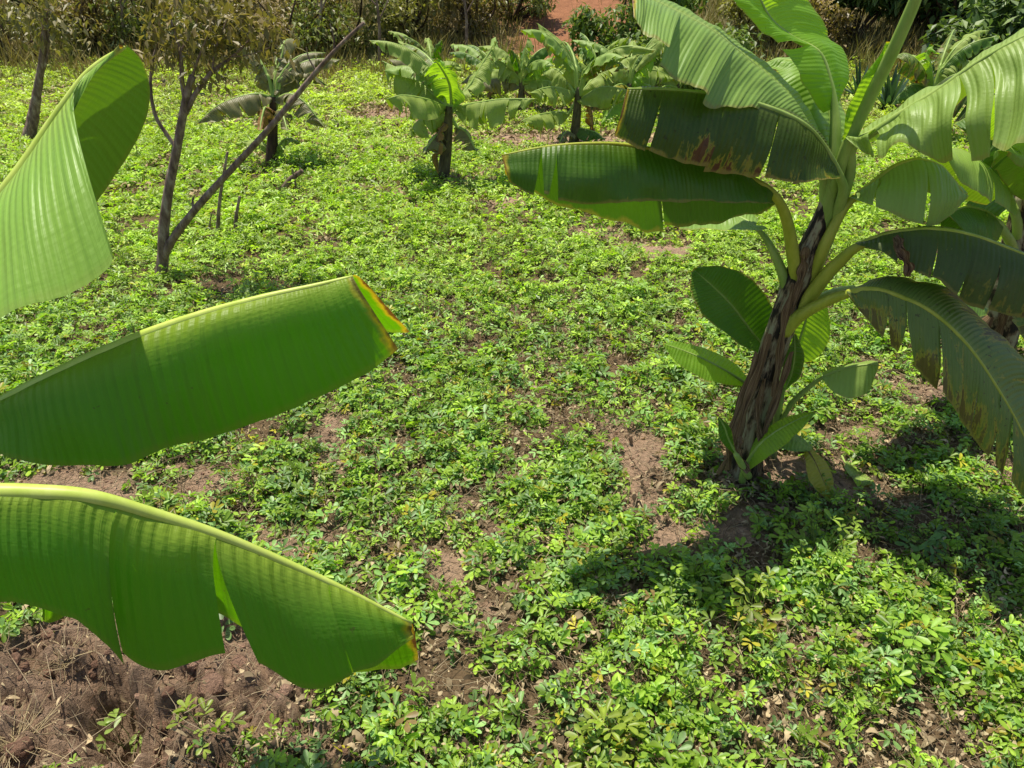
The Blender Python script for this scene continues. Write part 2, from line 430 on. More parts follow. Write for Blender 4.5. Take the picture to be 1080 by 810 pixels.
def leaflet(L, W, fold, curl, hi=True):
    if hi:
        c = np.array([[0, 0, 0], [L*.5, 0, -curl*.2*L], [L, 0, -curl*L]])
        e = fold*W
        s = [[L*.28, W*.62, e*.62], [L*.68, W*1.0, e-curl*.4*L]]
        Vv = np.vstack([c, s, [[p[0], -p[1], p[2]] for p in s], [[L*.93, W*.55, e*.55-curl*.8*L], [L*.93, -W*.55, e*.55-curl*.8*L]]])
        Fq = np.array([[1, 4, 3, 0], [1, 0, 5, 6], [2, 7, 4, 1], [2, 1, 6, 8]])
        return Vv, [Fq[:, :]]
    Vv = np.array([[0, 0, 0], [L*.62, W, fold*W], [L, 0, -curl*L], [L*.62, -W, fold*W]])
    return Vv, [np.array([[0, 2, 1], [0, 3, 2]])]
def tetra_leaf(hi, fold=.25, curl=.15, seed=0):
    """groundnut leaf: two opposite pairs of rounded leaflets"""
    r = random.Random(seed); Vs, Fd, o = [], {}, 0
    for (base, ang) in ((.25, 78), (.25, -78), (.75, 30), (.75, -30)):
        L = r.uniform(.75, 1.15); W = L*r.uniform(.19, .26); lv, lf = leaflet(L, W, fold*r.uniform(.4, 1.6), curl*r.uniform(0, 2), hi)
        a = math.radians(ang+r.uniform(-10, 10)); lift = r.uniform(-.15, .65)
        x = lv[:, 0]*math.cos(a)-lv[:, 1]*math.sin(a)+base*.6; y = lv[:, 0]*math.sin(a)+lv[:, 1]*math.cos(a)
        z = lv[:, 2]+lift*lv[:, 0]
        Vs.append(np.stack([x, y, z], -1))
        for f in lf: Fd.setdefault(f.shape[1], []).append(f+o)
        o += len(lv)
    return np.vstack(Vs), [np.vstack(v) for v in Fd.values()]
TH = [tetra_leaf(True, .2+.15*i, .05+.1*(i % 3), i) for i in range(6)]
TL = [tetra_leaf(False, .2+.15*i, .05+.1*(i % 3), 20+i) for i in range(4)]

G1 = np.array([.16, .28, .035]); G2 = np.array([.34, .50, .055]); G3 = np.array([.20, .34, .11]); GY_ = np.array([.42, .38, .04]); GB = np.array([.22, .15, .06])
def leaf_tints(n, y):
    a = RNG.random((n, 1)); b = RNG.random((n, 1))
    t = G1*(1-a)+G2*a
    m = (b < .3); t = np.where(m, G3*(.8+.5*a), t)
    t = np.where(b > .945, GY_*(.6+.5*a), t); t = np.where(b > .988, GB, t)
    w = sstep(2.6, 4.5, y)[:, None]; t = t*(1-w*.5)+np.array([.42, .55, .075])*(.7+.6*a)*w*.5
    w2 = sstep(6, 10, y)[:, None]*.5; t = t*(1-w2)+np.array([.47, .52, .13])*(.7+.6*a)*w2
    return t*np.array([1.12, 1.10, 1.0])*(.6+.75*RNG.random((n, 1)))

def crop_leaves(cx, cy, R, H, nl, size, y):
    """nl leaves on each plant, arrays flattened"""
    n = len(cx)
    pi = np.repeat(np.arange(n), nl)
    az = RNG.random(len(pi))*2*PI; rr = np.sqrt(RNG.random(len(pi)))
    Rr = R[pi]*rr
    x = cx[pi]+Rr*np.cos(az); y_ = cy[pi]+Rr*np.sin(az)
    z = terrain(x, y_)+H[pi]*(.25+.75*RNG.random(len(pi)))*(1-.55*rr**2)
    yaw = az+RNG.normal(0, .7, len(pi)); tilt = rr*.6+RNG.normal(0, .40, len(pi))
    return pi, np.stack([x, y_, z], -1), yaw, tilt, az

CP = []; STEMS = []
def field(y0, y1, xm, dens, hi, nl, Rm, Hm, size):
    xw = lambda yy: .75*yy+xm
    area = (y1-y0)*2*xw(y1); n = int(area*dens)
    x = (RNG.random(n)*2-1)*xw(y1); y = y0+RNG.random(n)*(y1-y0)
    k = np.abs(x) < xw(y); x, y = x[k], y[k]
    c = cover(x, y); k = RNG.random(len(x)) < sstep(.22, .62, c); x, y, c = x[k], y[k], c[k]
    d = np.hypot(x-BB[0], y-BB[1]); k = d > .13; x, y, c = x[k], y[k], c[k]
    R = Rm*(.6+.7*RNG.random(len(x))); H = Hm*(.45+.8*RNG.random(len(x)))*(.55+.6*c)
    pi, pos, yaw, tilt, az = crop_leaves(x, y, R, H, nl, size, y)
    Rm_ = rotmats(yaw, tilt, az); sc = size*(.55+.6*RNG.random(len(pos)))*(.8+.4*RNG.random(len(x)))[pi]
    tint = leaf_tints(len(pos), pos[:, 1])*(.8+.4*RNG.random((len(x), 1)))[pi]
    T = TH if hi else TL; ch = RNG.integers(0, len(T), len(pos))
    for j, tm in enumerate(T):
        m = ch == j; CP.append(scatter(tm, pos[m], Rm_[m], sc[m], tint[m]))
    if hi:
        st = np.stack([x[pi], y[pi], terrain(x[pi], y[pi])-.01], -1)+RNG.normal(0, .01, (len(pi), 3))
        STEMS.append((st, pos))
BB = P(788, 485, 2.13)
field(.75, 2.6, .5, 118, True, 29, .085, .095, .0255)
field(2.6, 4.6, .6, 104, True, 24, .10, .10, .027)
field(4.6, 8.0, .8, 66, False, 19, .12, .115, .037)
field(8.0, 12.6, 1.5, 36, False, 15, .15, .12, .049)
V, F, T = joinsc(CP)
o = link('crop_foliage', npmesh('crop_foliage', V, F, tint=T), M['crop'])
tag(o, 'low green groundnut plants carpeting the whole field', 'crop plants', kind='stuff')
# stems
def ribbon_stems(A, B, w, tint):
    n = len(A); d = unit(B-A); s = unit(np.cross(d, np.array([0, 0, 1.])+RNG.normal(0, .2, (n, 3)))); u = np.cross(s, d)
    mid = (A+B)/2+RNG.normal(0, .006, (n, 3))
    rings = []
    for c_, ww in ((A, w), (mid, w*.85), (B, w*.5)):
        for a in (0, 2.1, 4.2): rings.append(c_+ww*(math.cos(a)*s+math.sin(a)*u))
    V_ = np.stack(rings, 1)
    q = []
    for r in (0, 3):
        for j in range(3): q.append([r+j, r+(j+1) % 3, r+3+(j+1) % 3, r+3+j])
    F_ = (np.array(q)[None]+(np.arange(n)*9)[:, None, None]).reshape(-1, 4)
    return V_.reshape(-1, 3), [F_], np.repeat(tint, 9, axis=0)
A = np.vstack([a for a, b in STEMS]); B = np.vstack([b for a, b in STEMS])
kk = RNG.random(len(A)) < .7; A, B = A[kk], B[kk]
tt = np.where(RNG.random((len(A), 1)) < .6, np.array([.16, .22, .06]), np.array([.17, .11, .07]))*(.7+.6*RNG.random((len(A), 1)))
V, F, T = ribbon_stems(A, B, .0016, tt)
o = link('crop_stems', npmesh('crop_stems', V, F, tint=T), M['grass']); tag(o, 'thin stems among the low groundnut leaves', 'stems', kind='stuff')

# litter: curled dry leaves, twigs
def curl_tmpl(L, W, c):
    Vs = []
    for i in range(4):
        t = i/3; w = W*math.sin(PI*(.12+.8*t))
        Vs += [[L*t, -w, c*L*math.sin(PI*t)*.5+c*w], [L*t, w, c*L*math.sin(PI*t)*.5-c*w*.3]]
    return np.array(Vs), [np.array([[2*i, 2*i+2, 2*i+3, 2*i+1] for i in range(3)])]
n = 150000
x = (RNG.random(n)*2-1)*5; y = .7+5.8*RNG.random(n)**1.6
k = np.abs(x) < .75*y+.6; x, y = x[k], y[k]
c = cover(x, y); k = RNG.random(len(x)) < (.10+.9*np.exp(-((c-.55)/.28)**2)); x, y = x[k], y[k]
pos = np.stack([x, y, terrain(x, y)+.003+.012*RNG.random(len(x))], -1)
R = rotmats(RNG.random(len(x))*2*PI, RNG.normal(0, .5, len(x)), RNG.random(len(x))*2*PI)
a = RNG.random((len(x), 1)); a = a**1.3; tint = np.array([.06, .04, .025])*(1-a)+np.array([.58, .45, .27])*a
ch = RNG.integers(0, 3, len(x)); parts = []
for j, tm in enumerate([curl_tmpl(1, .20, .7), curl_tmpl(1, .08, .25), curl_tmpl(1, .22, -.5)]):
    m = ch == j; parts.append(scatter(tm, pos[m], R[m], .009+.036*RNG.random(m.sum())**2, tint[m]))
V, F, T = joinsc(parts)
o = link('dry_leaf_litter', npmesh('dry_leaf_litter', V, F, tint=T), M['litter']); tag(o, 'small dry brown leaf litter on the soil between the plants', 'leaf litter', kind='stuff')

n = 90000
x = (RNG.random(n)*2-1)*3.2; y = .8+2.9*RNG.random(n)
k = np.abs(x) < .75*y+.4; x, y = x[k], y[k]; c = cover(x, y)
k = RNG.random(len(x)) < .25+.75*fbm(x*4, y*4, 55, 3)*sstep(.05, .45, c); x, y, c = x[k], y[k], c[k]; n = len(x)
pos = np.stack([x, y, terrain(x, y)+.003+.05*RNG.random(n)**2*sstep(.4, .7, c)], -1); a = RNG.random((n, 1))
tint = np.array([.20, .13, .08])*(1-a)+np.array([.62, .50, .30])*a; parts = []; ch = RNG.integers(0, 3, n)
for j, tm in enumerate([curl_tmpl(1, .16, .8), curl_tmpl(1, .05, .2), curl_tmpl(1, .3, -.6)]):
    m = ch == j; parts.append(scatter(tm, pos[m], rotmats(RNG.random(m.sum())*2*PI, RNG.normal(0, .7, m.sum()), RNG.random(m.sum())*2*PI), .005+.016*RNG.random(m.sum())**1.5, tint[m]))
V, F, T = joinsc(parts)
o = link('crop_debris', npmesh('crop_debris', V, F, tint=T), M['litter']); tag(o, 'pale crumbled dead leaves and husks under the groundnut plants', 'debris', kind='stuff')

# straw and fine twigs
n = 24000
x = (RNG.random(n)*2-1)*3.4; y = .8+3.4*RNG.random(n)
k = np.abs(x) < .75*y+.4; x, y = x[k], y[k]
A = np.stack([x, y, terrain(x, y)+.004+.03*RNG.random(len(x))], -1); az = RNG.random(len(x))*2*PI; L = .03+.12*RNG.random(len(x))**2
B = A+np.stack([L*np.cos(az), L*np.sin(az), RNG.normal(0, .012, len(x))+.01], -1)
B[:, 2] = np.maximum(B[:, 2], terrain(B[:, 0], B[:, 1])+.002)
a = RNG.random((len(x), 1)); V, F, T = ribbon_stems(A, B, .0011, np.array([.12, .07, .04])*(1-a)+np.array([.48, .38, .24])*a)
o = link('scattered_straw', npmesh('scattered_straw', V, F, tint=T), M['litter']); tag(o, 'scattered dry straw and thin twigs over the soil', 'straw', kind='stuff')

# soil clods
def ico():
    import bmesh
    bm = bmesh.new(); bmesh.ops.create_icosphere(bm, subdivisions=2, radius=1)
    v = np.array([q.co[:] for q in bm.verts]); f = np.array([[w.index for w in q.verts] for q in bm.faces]); bm.free(); return v, f
iv, if_ = ico(); parts = []
cx_, cy_, cs = [], [], []
n = 15000
x = (RNG.random(n)*2-1)*3; y = .7+3.6*RNG.random(n)
c = cover(x, y); k = (RNG.random(n) < (1-sstep(.2, .5, c))*.65+.08+.25*sstep(-.2, -.6, x)*(1-sstep(1.2, 1.7, y))) & (np.abs(x) < .75*y+.5); x, y = x[k], y[k]
sl = sstep(-.1, -.6, x)*(1-sstep(1.2, 1.8, y))
s = (.0025+.006*RNG.random(len(x))**2)*(1+3.5*sl*RNG.random(len(x))**3)
for j in range(5):
    lump = iv*(1+.55*(fbm(iv[:, 0]*1.3+iv[:, 2]*.9+j*5+9, iv[:, 1]*1.3-iv[:, 2]*.7+9, 40+j, 3)-.5)[:, None]*1.6)*np.array([1, .8, .62])
    m = RNG.integers(0, 5, len(x)) == j
    pos = np.stack([x[m], y[m], terrain(x[m], y[m])+s[m]*.2], -1)
    a = RNG.random((m.sum(), 1)); tint = np.array([.26, .145, .095])*(1-a)+np.array([.42, .26, .18])*a
    parts.append(scatter((lump, [if_]), pos, rotmats(RNG.random(m.sum())*2*PI, RNG.normal(0, .5, m.sum()), RNG.random(m.sum())*2*PI), s[m], tint))
V, F, T = joinsc(parts)
o = link('soil_crumbs', npmesh('soil_crumbs', V, F, tint=T, smooth=False), M['soil']); tag(o, 'loose crumbs and clods of reddish soil', 'soil crumbs', kind='stuff')

# ------------------------------------------------------------------ banana blades
def blade_side(Mf, Ef, Cf, L, side, tears, nper, ns, rng, pleat, ragged):
    """Mf,Ef,Cf: functions of t -> points; tears=[(t,reach,gap)]"""
    cuts = [0]+sorted(t[0] for t in tears)+[1]; info = {t[0]: t for t in tears}
    parts = []
    for a, b in zip(cuts[:-1], cuts[1:]):
        n = max(4, int(nper*(b-a)))
        tt = np.linspace(a, b, n)[:, None]; ss = np.linspace(0, 1, ns)[None]
        ss = ss**.9
        T_ = np.broadcast_to(tt, (n, ns)).copy()
        mid = (a+b)/2; half = (b-a)/2
        q = (tt-mid)/half     # -1..1
        for e, sg in ((a, -1), (b, 1)):
            if e in info:
                _, reach, gap = info[e]
                open_ = np.clip((ss-(1-reach))/max(reach, 1e-3), 0, 1)**1.3*gap
                T_ -= sg*open_*np.clip(sg*q, 0, 1)
        tf = np.clip(T_, 0, 1).ravel()
        Mx, Ex, Cx = Mf(tf), Ef(tf), Cf(tf)
        S = np.broadcast_to(ss, (n, ns)).ravel()[:, None]
        rg = 1+ragged*(fbm(tf*14*L/.8, tf*0+side*3+5, int(rng.integers(99)), 3)-.5)[:, None]*S**4
        Sx = S*rg
        Pt = (1-Sx)**2*Mx+2*Sx*(1-Sx)*Cx+Sx**2*Ex
        nrm = unit(np.cross(Ex-Mx, Mf(np.clip(tf+.01, 0, 1))-Mf(np.clip(tf-.01, 0, 1))+1e-6))
        if a > 0 or b < 1:
            sw = rng.normal(0, .055); Pt = Pt+nrm*sw*S**1.5*np.linalg.norm(Ex-Mx, axis=1)[:, None]
        w1 = (fbm(tf*L*26, S[:, 0]*1.2+3*side, 5+int(rng.integers(50)), 2)-.5)[:, None]
        w2 = (fbm(tf*L*7, S[:, 0]*1.5+side, 70+int(rng.integers(50)), 2)-.5)[:, None]
        Pt = Pt+nrm*(w1*.012*pleat*np.minimum(S*4, 1)+w2*.05*pleat*S)
        ix = np.arange(n*ns).reshape(n, ns)
        F_ = np.stack([ix[:-1, :-1], ix[1:, :-1], ix[1:, 1:], ix[:-1, 1:]], -1).reshape(-1, 4)
        if side < 0: F_ = F_[:, ::-1]
        parts.append((Pt, [F_], np.stack([tf*L, side*S[:, 0]], -1)))
    return parts

LEAFN = [0]
def blade(plant, pet, mid, ea, eb, mat, ribmat, ba=.25, bb=.25, ha=(0, -1, .4), hb=(0, 1, .4), ta=(), tb=(), pleat=1., rr=(.009, .002), nper=150, ns=16,
          ragged=.10, name='leaf', label=None, ribname='midrib', petr=None, seed=None, kc=.38, rsag=.75):
    LEAFN[0] += 1; rng = np.random.default_rng(seed or LEAFN[0]*13)
    mid = np.asarray(mid, float); ea = np.asarray(ea, float); eb = np.asarray(eb, float)
    L = np.linalg.norm(np.diff(mid, axis=0), axis=1).sum()
    Mf = lambda t: catmull(mid, 0, t)
    parts = []
    for E, hint, b_, side, tears in ((ea, ha, ba, 1, ta), (eb, hb, bb, -1, tb)):
        Ef = lambda t, E=E: catmull(E, 0, t)
        def Cf(t, E=E, hint=hint, b_=b_):
            m_, e_ = catmull(mid, 0, t), catmull(E, 0, t); d = e_-m_; ln = np.linalg.norm(d, axis=1, keepdims=True)
            h = np.broadcast_to(np.array(hint, float), d.shape); du = unit(d); h = unit(h-du*(h*du).sum(1, keepdims=True))
            return m_*(1-kc)+e_*kc+h*b_*1.25*ln
        parts += blade_side(Mf, Ef, Cf, L, side, list(tears), nper, ns, rng, pleat, ragged)
    V_, F_, uv = merge(parts)
    lf = link(name, npmesh(name, local(V_, plant), F_, uv=uv, tint=np.stack([uv[:, 0]/L, np.abs(uv[:, 1]), 0*uv[:, 0]], -1)), mat, plant)
    if label: lf['label'] = label
    path = mid if pet is None or len(pet) == 0 else np.vstack([np.asarray(pet, float), mid])
    pp = catmull(path, 70)
    t = np.linspace(0, 1, 70)
    r = rr[0]*(1-t)**.7+rr[1]
    if petr is not None: r = petr*np.clip(1-t*2.2, 0, 1)+r
    sag = np.array([0, 0, 1.])
    V_, F_, uv = tube(pp-sag*(r*rsag)[:, None], r, 8, 1.0)
    link(ribname, npmesh(ribname, local(V_, plant), F_, uv=uv), ribmat, lf)
    return lf

def pts(*a): return [P(*q) for q in a]
def autoedges(mid, w, droop, prof=None, bend=0, lean=0):
    """edges hanging each side of a midrib; droop in radians below horizontal"""
    m = catmull(mid, 11); T_ = unit(np.gradient(m, axis=0))
    S = unit(np.cross(T_, np.array([0, 0, 1.]))); Z = np.cross(S, T_)
    t = np.linspace(0, 1, 11)
    pr = np.sin(PI*np.clip(t*.93+.05, 0, 1))**.42 if prof is None else prof(t)
    pr = pr*np.where(t > .93, .6, 1)
    a = (S*math.cos(droop-lean)-Z*math.sin(droop-lean))*(w*pr)[:, None]
    b = (-S*math.cos(droop+lean)-Z*math.sin(droop+lean))*(w*pr)[:, None]
    tip = T_*(.12*w)
    return m, m+a-tip, m+b-tip, S
def autoleaf(plant, pet, mid, w, droop, mat, ribmat, lean=0, ntear=0, rr=(.008, .002), nper=60, ns=9, seed=1, b=.2, petr=None, label=None, pleat=1., gap=.02, prof=None, name='leaf'):
    r = random.Random(seed*7+1)
    m, a, bb_, S = autoedges(mid, w, droop, prof, 0, lean)
    hs = S.mean(axis=0)
    mk = lambda: sorted((r.uniform(.15, .92), r.uniform(.5, .95), r.uniform(.3, 1.2)*gap) for _ in range(ntear))
    return blade(plant, pet, m, a, bb_, mat, ribmat, b, b, tuple(hs+np.array([0, 0, .6])), tuple(-hs+np.array([0, 0, .6])), mk(), mk(), pleat, rr, nper, ns, .12, petr=petr, seed=seed, label=label, name=name)

# ---------------- foreground plant at the left: three big leaves reach into the view
pl = P(-420, 560, .95); base = np.array([pl[0]-.05, .95, float(terrain(pl[0]-.05, .95))])
fore = empty('banana_plant', base, 'large banana plant at the left edge whose three big glossy leaves reach in', 'banana plant')
top = base+np.array([.03, 0, .95])
path = catmull([base-[0, 0, .03], base+[0, 0, .3], base+[.02, 0, .65], top], 26)
V, F, uv = tube(path, np.linspace(.12, .07, 26), 20, 1, .08, 3); link('pseudostem', npmesh('pseudostem', local(V, fore), F, uv=uv), M['stem'], fore)
# upper leaf
mid = pts((-110, 360, .97), (-60, 285, .98), (-25, 240, 1.0), (3, 202, 1.0), (28, 168, 1.02), (52, 132, 1.04), (73, 102, 1.05), (90, 79, 1.06), (110, 62, 1.07), (132, 49, 1.08))
ea = pts((-115, 372, .95), (-100, 350, .90), (-60, 350, .84), (-10, 345, .80), (38, 325, .80), (78, 307, .82), (118, 266, .86), (66, 172, .97), (92, 92, 1.04), (128, 54, 1.07))
eb = pts((-110, 365, 1.0), (-60, 350, 1.15), (-20, 310, 1.2), (30, 265, 1.24), (88, 222, 1.24), (112, 188, 1.24), (140, 150, 1.22), (157, 108, 1.2), (150, 66, 1.16), (134, 50, 1.09))
blade(fore, [top, top+[.08, .0, .06]], mid, ea, eb, M['b_fore1'], M['rib_sunlit'], .16, .12, (0, -.3, 1), (0, 1, .5), pleat=.55, rr=(.011, .002), rsag=.35, nper=260, ns=30, label='upper leaf with its ribbed sunlit half folding down to a point', ragged=.03, seed=4)
# middle leaf
mid = pts((-60, 462, .84), (-25, 441, .85), (10, 418, .86), (52, 396, .87), (100, 373, .88), (160, 348, .90), (220, 328, .92), (280, 312, .94), (330, 301, .96), (372, 291, .98))
ea = pts((-62, 470, .83), (-20, 470, .81), (12, 482, .80), (60, 491, .80), (125, 490, .81), (180, 472, .84), (245, 457, .87), (310, 430, .90), (370, 402, .93), (420, 368, .95))
eb = pts((-60, 466, .86), (-18, 450, .89), (18, 428, .91), (64, 410, .93), (125, 395, 1.0), (200, 390, 1.08), (260, 370, 1.10), (320, 350, 1.12), (385, 345, 1.14), (433, 352, 1.12))
blade(fore, [top-[0, 0, .05], top+[.10, -.04, .03]], mid, ea, eb, M['b_fore'], M['rib_sunlit'], .20, .08, (0, -1, .6), (0, 1, .2), kc=.12, pleat=.8, rr=(.011, .002), rsag=.35, nper=260, ns=30, ragged=.045, label='middle leaf hanging like a curtain with a small yellow tip', seed=9)
# lower leaf
mid = pts((-110, 540, .60), (-60, 524, .60), (-15, 517, .61), (35, 517, .62), (95, 522, .63), (160, 540, .65), (230, 563, .67), (300, 592, .69), (365, 622, .70), (434, 657, .71))
ea = pts((-110, 560, .59), (-70, 610, .57), (-15, 632, .57), (45, 645, .57), (100, 668, .58), (165, 716, .59), (262, 698, .61), (335, 731, .63), (388, 704, .65), (436, 672, .70))
eb = pts((-110, 560, .64), (-60, 620, .70), (0, 640, .71), (48, 682, .72), (95, 655, .73), (160, 660, .74), (250, 690, .72), (325, 736, .71), (402, 716, .72), (441, 700, .72))
blade(fore, [top-[0, 0, .12], top+[.10, -.10, -.06]], mid, ea, eb, M['b_fore'], M['rib_sunlit'], .20, .08, (0, -1, .6), (0, 1, .2), kc=.12, rr=(.011, .002), rsag=.35,
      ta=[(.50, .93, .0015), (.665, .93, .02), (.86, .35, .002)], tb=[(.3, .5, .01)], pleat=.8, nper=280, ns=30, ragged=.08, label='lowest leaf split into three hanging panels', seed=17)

up = [top, np.array([-1.15, 1.2, 1.66]), np.array([-.95, 1.29, 1.72]), np.array([-.76, 1.32, 1.74]), np.array([-.62, 1.31, 1.73]), np.array([-.52, 1.28, 1.70])]  # extra leaf above the view, added to shade the upper leaf's far half
autoleaf(fore, [top], up[1:], .14, .12, M['b_fore'], M['rib'], nper=120, ns=12, seed=77, ntear=3, petr=.01)
# ---------------- main banana plant
Y0 = 2.13
mbase = P(783, 500, Y0); mbase[2] = float(terrain(mbase[0], mbase[1]))
main = empty('banana_plant', mbase, 'young banana plant with dark ragged stem and wide drooping leaves at the right', 'banana plant')
tp = P(864, 235, Y0)
ctr = [mbase-[0, 0, .04], P(797, 430, Y0), P(822, 350, Y0), P(842, 290, Y0), tp, P(873, 200, Y0)]
path = catmull(ctr, 90); tt_ = np.linspace(0, 1, 90)
rad = np.interp(tt_, [0, .12, .4, .6, .78, 1], [.068, .052, .042, .038, .026, .010])
rad = rad*(1+.05*np.sin(tt_*34)*np.exp(-((tt_-.5)/.4)**2))
V, F, uv = tube(path, rad, 40, 1, .10, 2)
link('pseudostem', npmesh('pseudostem', local(V, main), F, uv=uv), M['stem'], main)
# dry sheath strips wrapped round the stem
def strip(plant, name, p0s, w, mat, curl=.3, seed=0, hint=(0, -1, .2)):
    r = random.Random(seed); c = catmull(p0s, 26); T_ = unit(np.gradient(c, axis=0)); S = unit(np.cross(T_, np.array(hint, float))); Nn = np.cross(S, T_)
    t = np.linspace(0, 1, 26); ww = w*(.45+.55*np.sin(PI*np.clip(t*.8+.15, 0, 1)))*(1+.25*np.sin(t*19+seed))
    ns = 7; s = np.linspace(-1, 1, ns)
    V_ = c[:, None]+S[:, None]*(s[None, :, None]*ww[:, None, None])+Nn[:, None]*((s**2)[None, :, None]*ww[:, None, None]*curl)
    V_ = V_+(fbm(t[:, None]*9+0*s[None], s[None]*2+seed+0*t[:, None], seed, 2)[..., None]-.5)*.012
    ix = np.arange(26*ns).reshape(26, ns); F_ = np.stack([ix[:-1, :-1], ix[1:, :-1], ix[1:, 1:], ix[:-1, 1:]], -1).reshape(-1, 4)
    uv = np.stack([np.repeat(t, ns), np.tile((s+1)/2*.5, 26)], -1)
    return link(name, npmesh(name, local(V_.reshape(-1, 3), plant), F_, uv=uv), mat, plant)
yf = Y0-.075
strip(main, 'dry_sheath', pts((812, 352, yf), (800, 392, yf-.005), (786, 430, yf-.012), (776, 468, yf-.02), (758, 500, yf-.03)), .014, M['sheath'], -.5, 1)
strip(main, 'dry_sheath', pts((800, 372, yf+.01), (784, 420, yf), (770, 462, yf-.02), (768, 496, yf-.03)), .014, M['sheath'], -.4, 2)
strip(main, 'dry_sheath', pts((838, 300, yf+.01), (828, 340, yf), (822, 380, yf-.005), (815, 420, yf-.01)), .012, M['sheath'], -.6, 3)
strip(main, 'dry_sheath', pts((806, 400, yf-.005), (800, 440, yf-.01), (806, 470, yf-.02), (812, 492, yf-.03)), .009, M['sheath'], -.5, 4)
strip(main, 'dry_sheath', pts((835, 370, yf+.01), (822, 410, yf), (806, 455, yf-.01), (800, 498, yf-.02)), .012, M['sheath'], .4, 5)
strip(main, 'dry_sheath', pts((850, 262, yf+.025), (846, 290, yf+.02), (835, 330, yf+.01)), .013, M['sheath'], -.4, 6)
strip(main, 'dry_sheath', pts((780, 462, yf-.02), (778, 480, yf-.04), (790, 498, yf-.07)), .014, M['sheath'], .5, 7)

def zshift(L_, dy): return [q+np.array([0, dy, 0]) for q in L_]
# A upper-left leaf
mid = pts((866, 158, 2.12), (852, 130, 2.1), (828, 96, 2.08), (787, 60, 2.03), (750, 31, 1.98), (705, 7, 1.95), (664, -12, 1.92))
ea = pts((868, 165, 2.08), (846, 128, 2.0), (812, 108, 1.90), (765, 103, 1.80), (724, 80, 1.76), (690, 52, 1.75), (666, 22, 1.78))
eb = pts((870, 165, 2.16), (868, 140, 2.24), (850, 118, 2.30), (812, 95, 2.30), (775, 70, 2.28), (730, 40, 2.25), (672, 0, 2.1))
blade(main, pts((866, 262, Y0), (871, 215, Y0), (870, 180, 2.13)), mid, ea, eb, M['b_pale'], M['rib'], .12, .15, (0, -.3, 1), (0, .3, 1), ta=[(.55, .5, .004), (.78, .6, .006)], petr=.010, label='broad pale leaf arching up to the left', seed=21)
# B dark leaf pointing left
mid = pts((886, 182, 2.06), (868, 150, 2.02), (845, 127, 1.97), (800, 108, 1.92), (745, 97, 1.87), (700, 93, 1.84), (662, 93, 1.81))
ea = pts((884, 188, 2.03), (862, 191, 1.95), (828, 192, 1.90), (775, 184, 1.85), (725, 173, 1.80), (683, 159, 1.77), (650, 140, 1.76))
eb = pts((888, 186, 2.1), (875, 165, 2.14), (855, 145, 2.13), (815, 130, 2.1), (760, 120, 2.05), (710, 115, 2.0), (664, 110, 1.92))
blade(main, pts((858, 285, Y0), (880, 230, 2.12), (890, 200, 2.08)), mid, ea, eb, M['b_mid'], M['rib'], .15, .15, (0, -1, .9), (0, .5, 1), ta=[(.30, .85, .003), (.42, .5, .006), (.6, .9, .003), (.83, .93, .006)], petr=.010, pleat=.7, label='dark leaf pointing left with brown and yellow streaks', seed=22)
# C long lower-left leaf
mid = pts((815, 200, 2.02), (785, 183, 1.98), (740, 168, 1.93), (690, 156, 1.88), (640, 150, 1.84), (582, 153, 1.81), (529, 163, 1.78))
ea = pts((818, 214, 1.99), (795, 216, 1.93), (748, 212, 1.88), (700, 212, 1.83), (640, 215, 1.79), (577, 208, 1.75), (537, 192, 1.75))
eb = pts((820, 216, 2.06), (795, 228, 2.07), (745, 238, 2.05), (700, 240, 2.0), (650, 229, 1.97), (590, 213, 1.92), (533, 185, 1.85))
blade(main, pts((846, 318, Y0), (838, 268, 2.10), (830, 226, 2.06)), mid, ea, eb, M['b_main'], M['rib_y'], .15, .15, (0, -1, .8), (0, 1, .6), ta=[(.815, .75, .018), (.865, .8, .016)], tb=[(.5, .6, .008)], petr=.012, pleat=.8, label='longest leaf pointing left, hanging over the field', seed=23)
# D pale leaf under C
mid = pts((797, 238, 2.18), (775, 226, 2.24), (748, 220, 2.30), (716, 222, 2.36))
ea = pts((808, 245, 2.14), (782, 242, 2.14), (748, 241, 2.18), (716, 243, 2.28))
eb = pts((800, 232, 2.24), (775, 210, 2.36), (745, 203, 2.44), (714, 208, 2.44))
blade(main, pts((838, 335, Y0), (828, 290, 2.13), (812, 255, 2.15)), mid, ea, eb, M['b_pale'], M['rib'], .1, .1, (0, 0, 1), (0, 0, 1), petr=.010, label='small shiny leaf below the longest leaf', seed=24, nper=60)
# E tall leaf rising out of the top
mid = pts((881, 112, 2.16), (876, 84, 2.18), (864, 54, 2.2), (836, 38, 2.2), (814, 20, 2.18), (800, -4, 2.15), (780, -40, 2.1))
ea = pts((872, 118, 2.15), (846, 82, 2.12), (829, 55, 2.12), (800, 36, 2.1), (776, 12, 2.08), (757, -8, 2.06), (745, -40, 2.04))
eb = pts((884, 112, 2.2), (894, 84, 2.24), (890, 62, 2.28), (878, 44, 2.3), (866, 22, 2.3), (846, -8, 2.28), (820, -40, 2.2))
blade(main, pts((870, 235, Y0), (879, 185, 2.12), (882, 140, 2.14)), mid, ea, eb, M['b_lime'], M['rib'], .08, .12, (0, -1, .3), (0, .2, 1), ta=[(.38, .8, .02)], petr=.012, label='bright lime leaf rising out of the top', seed=25)
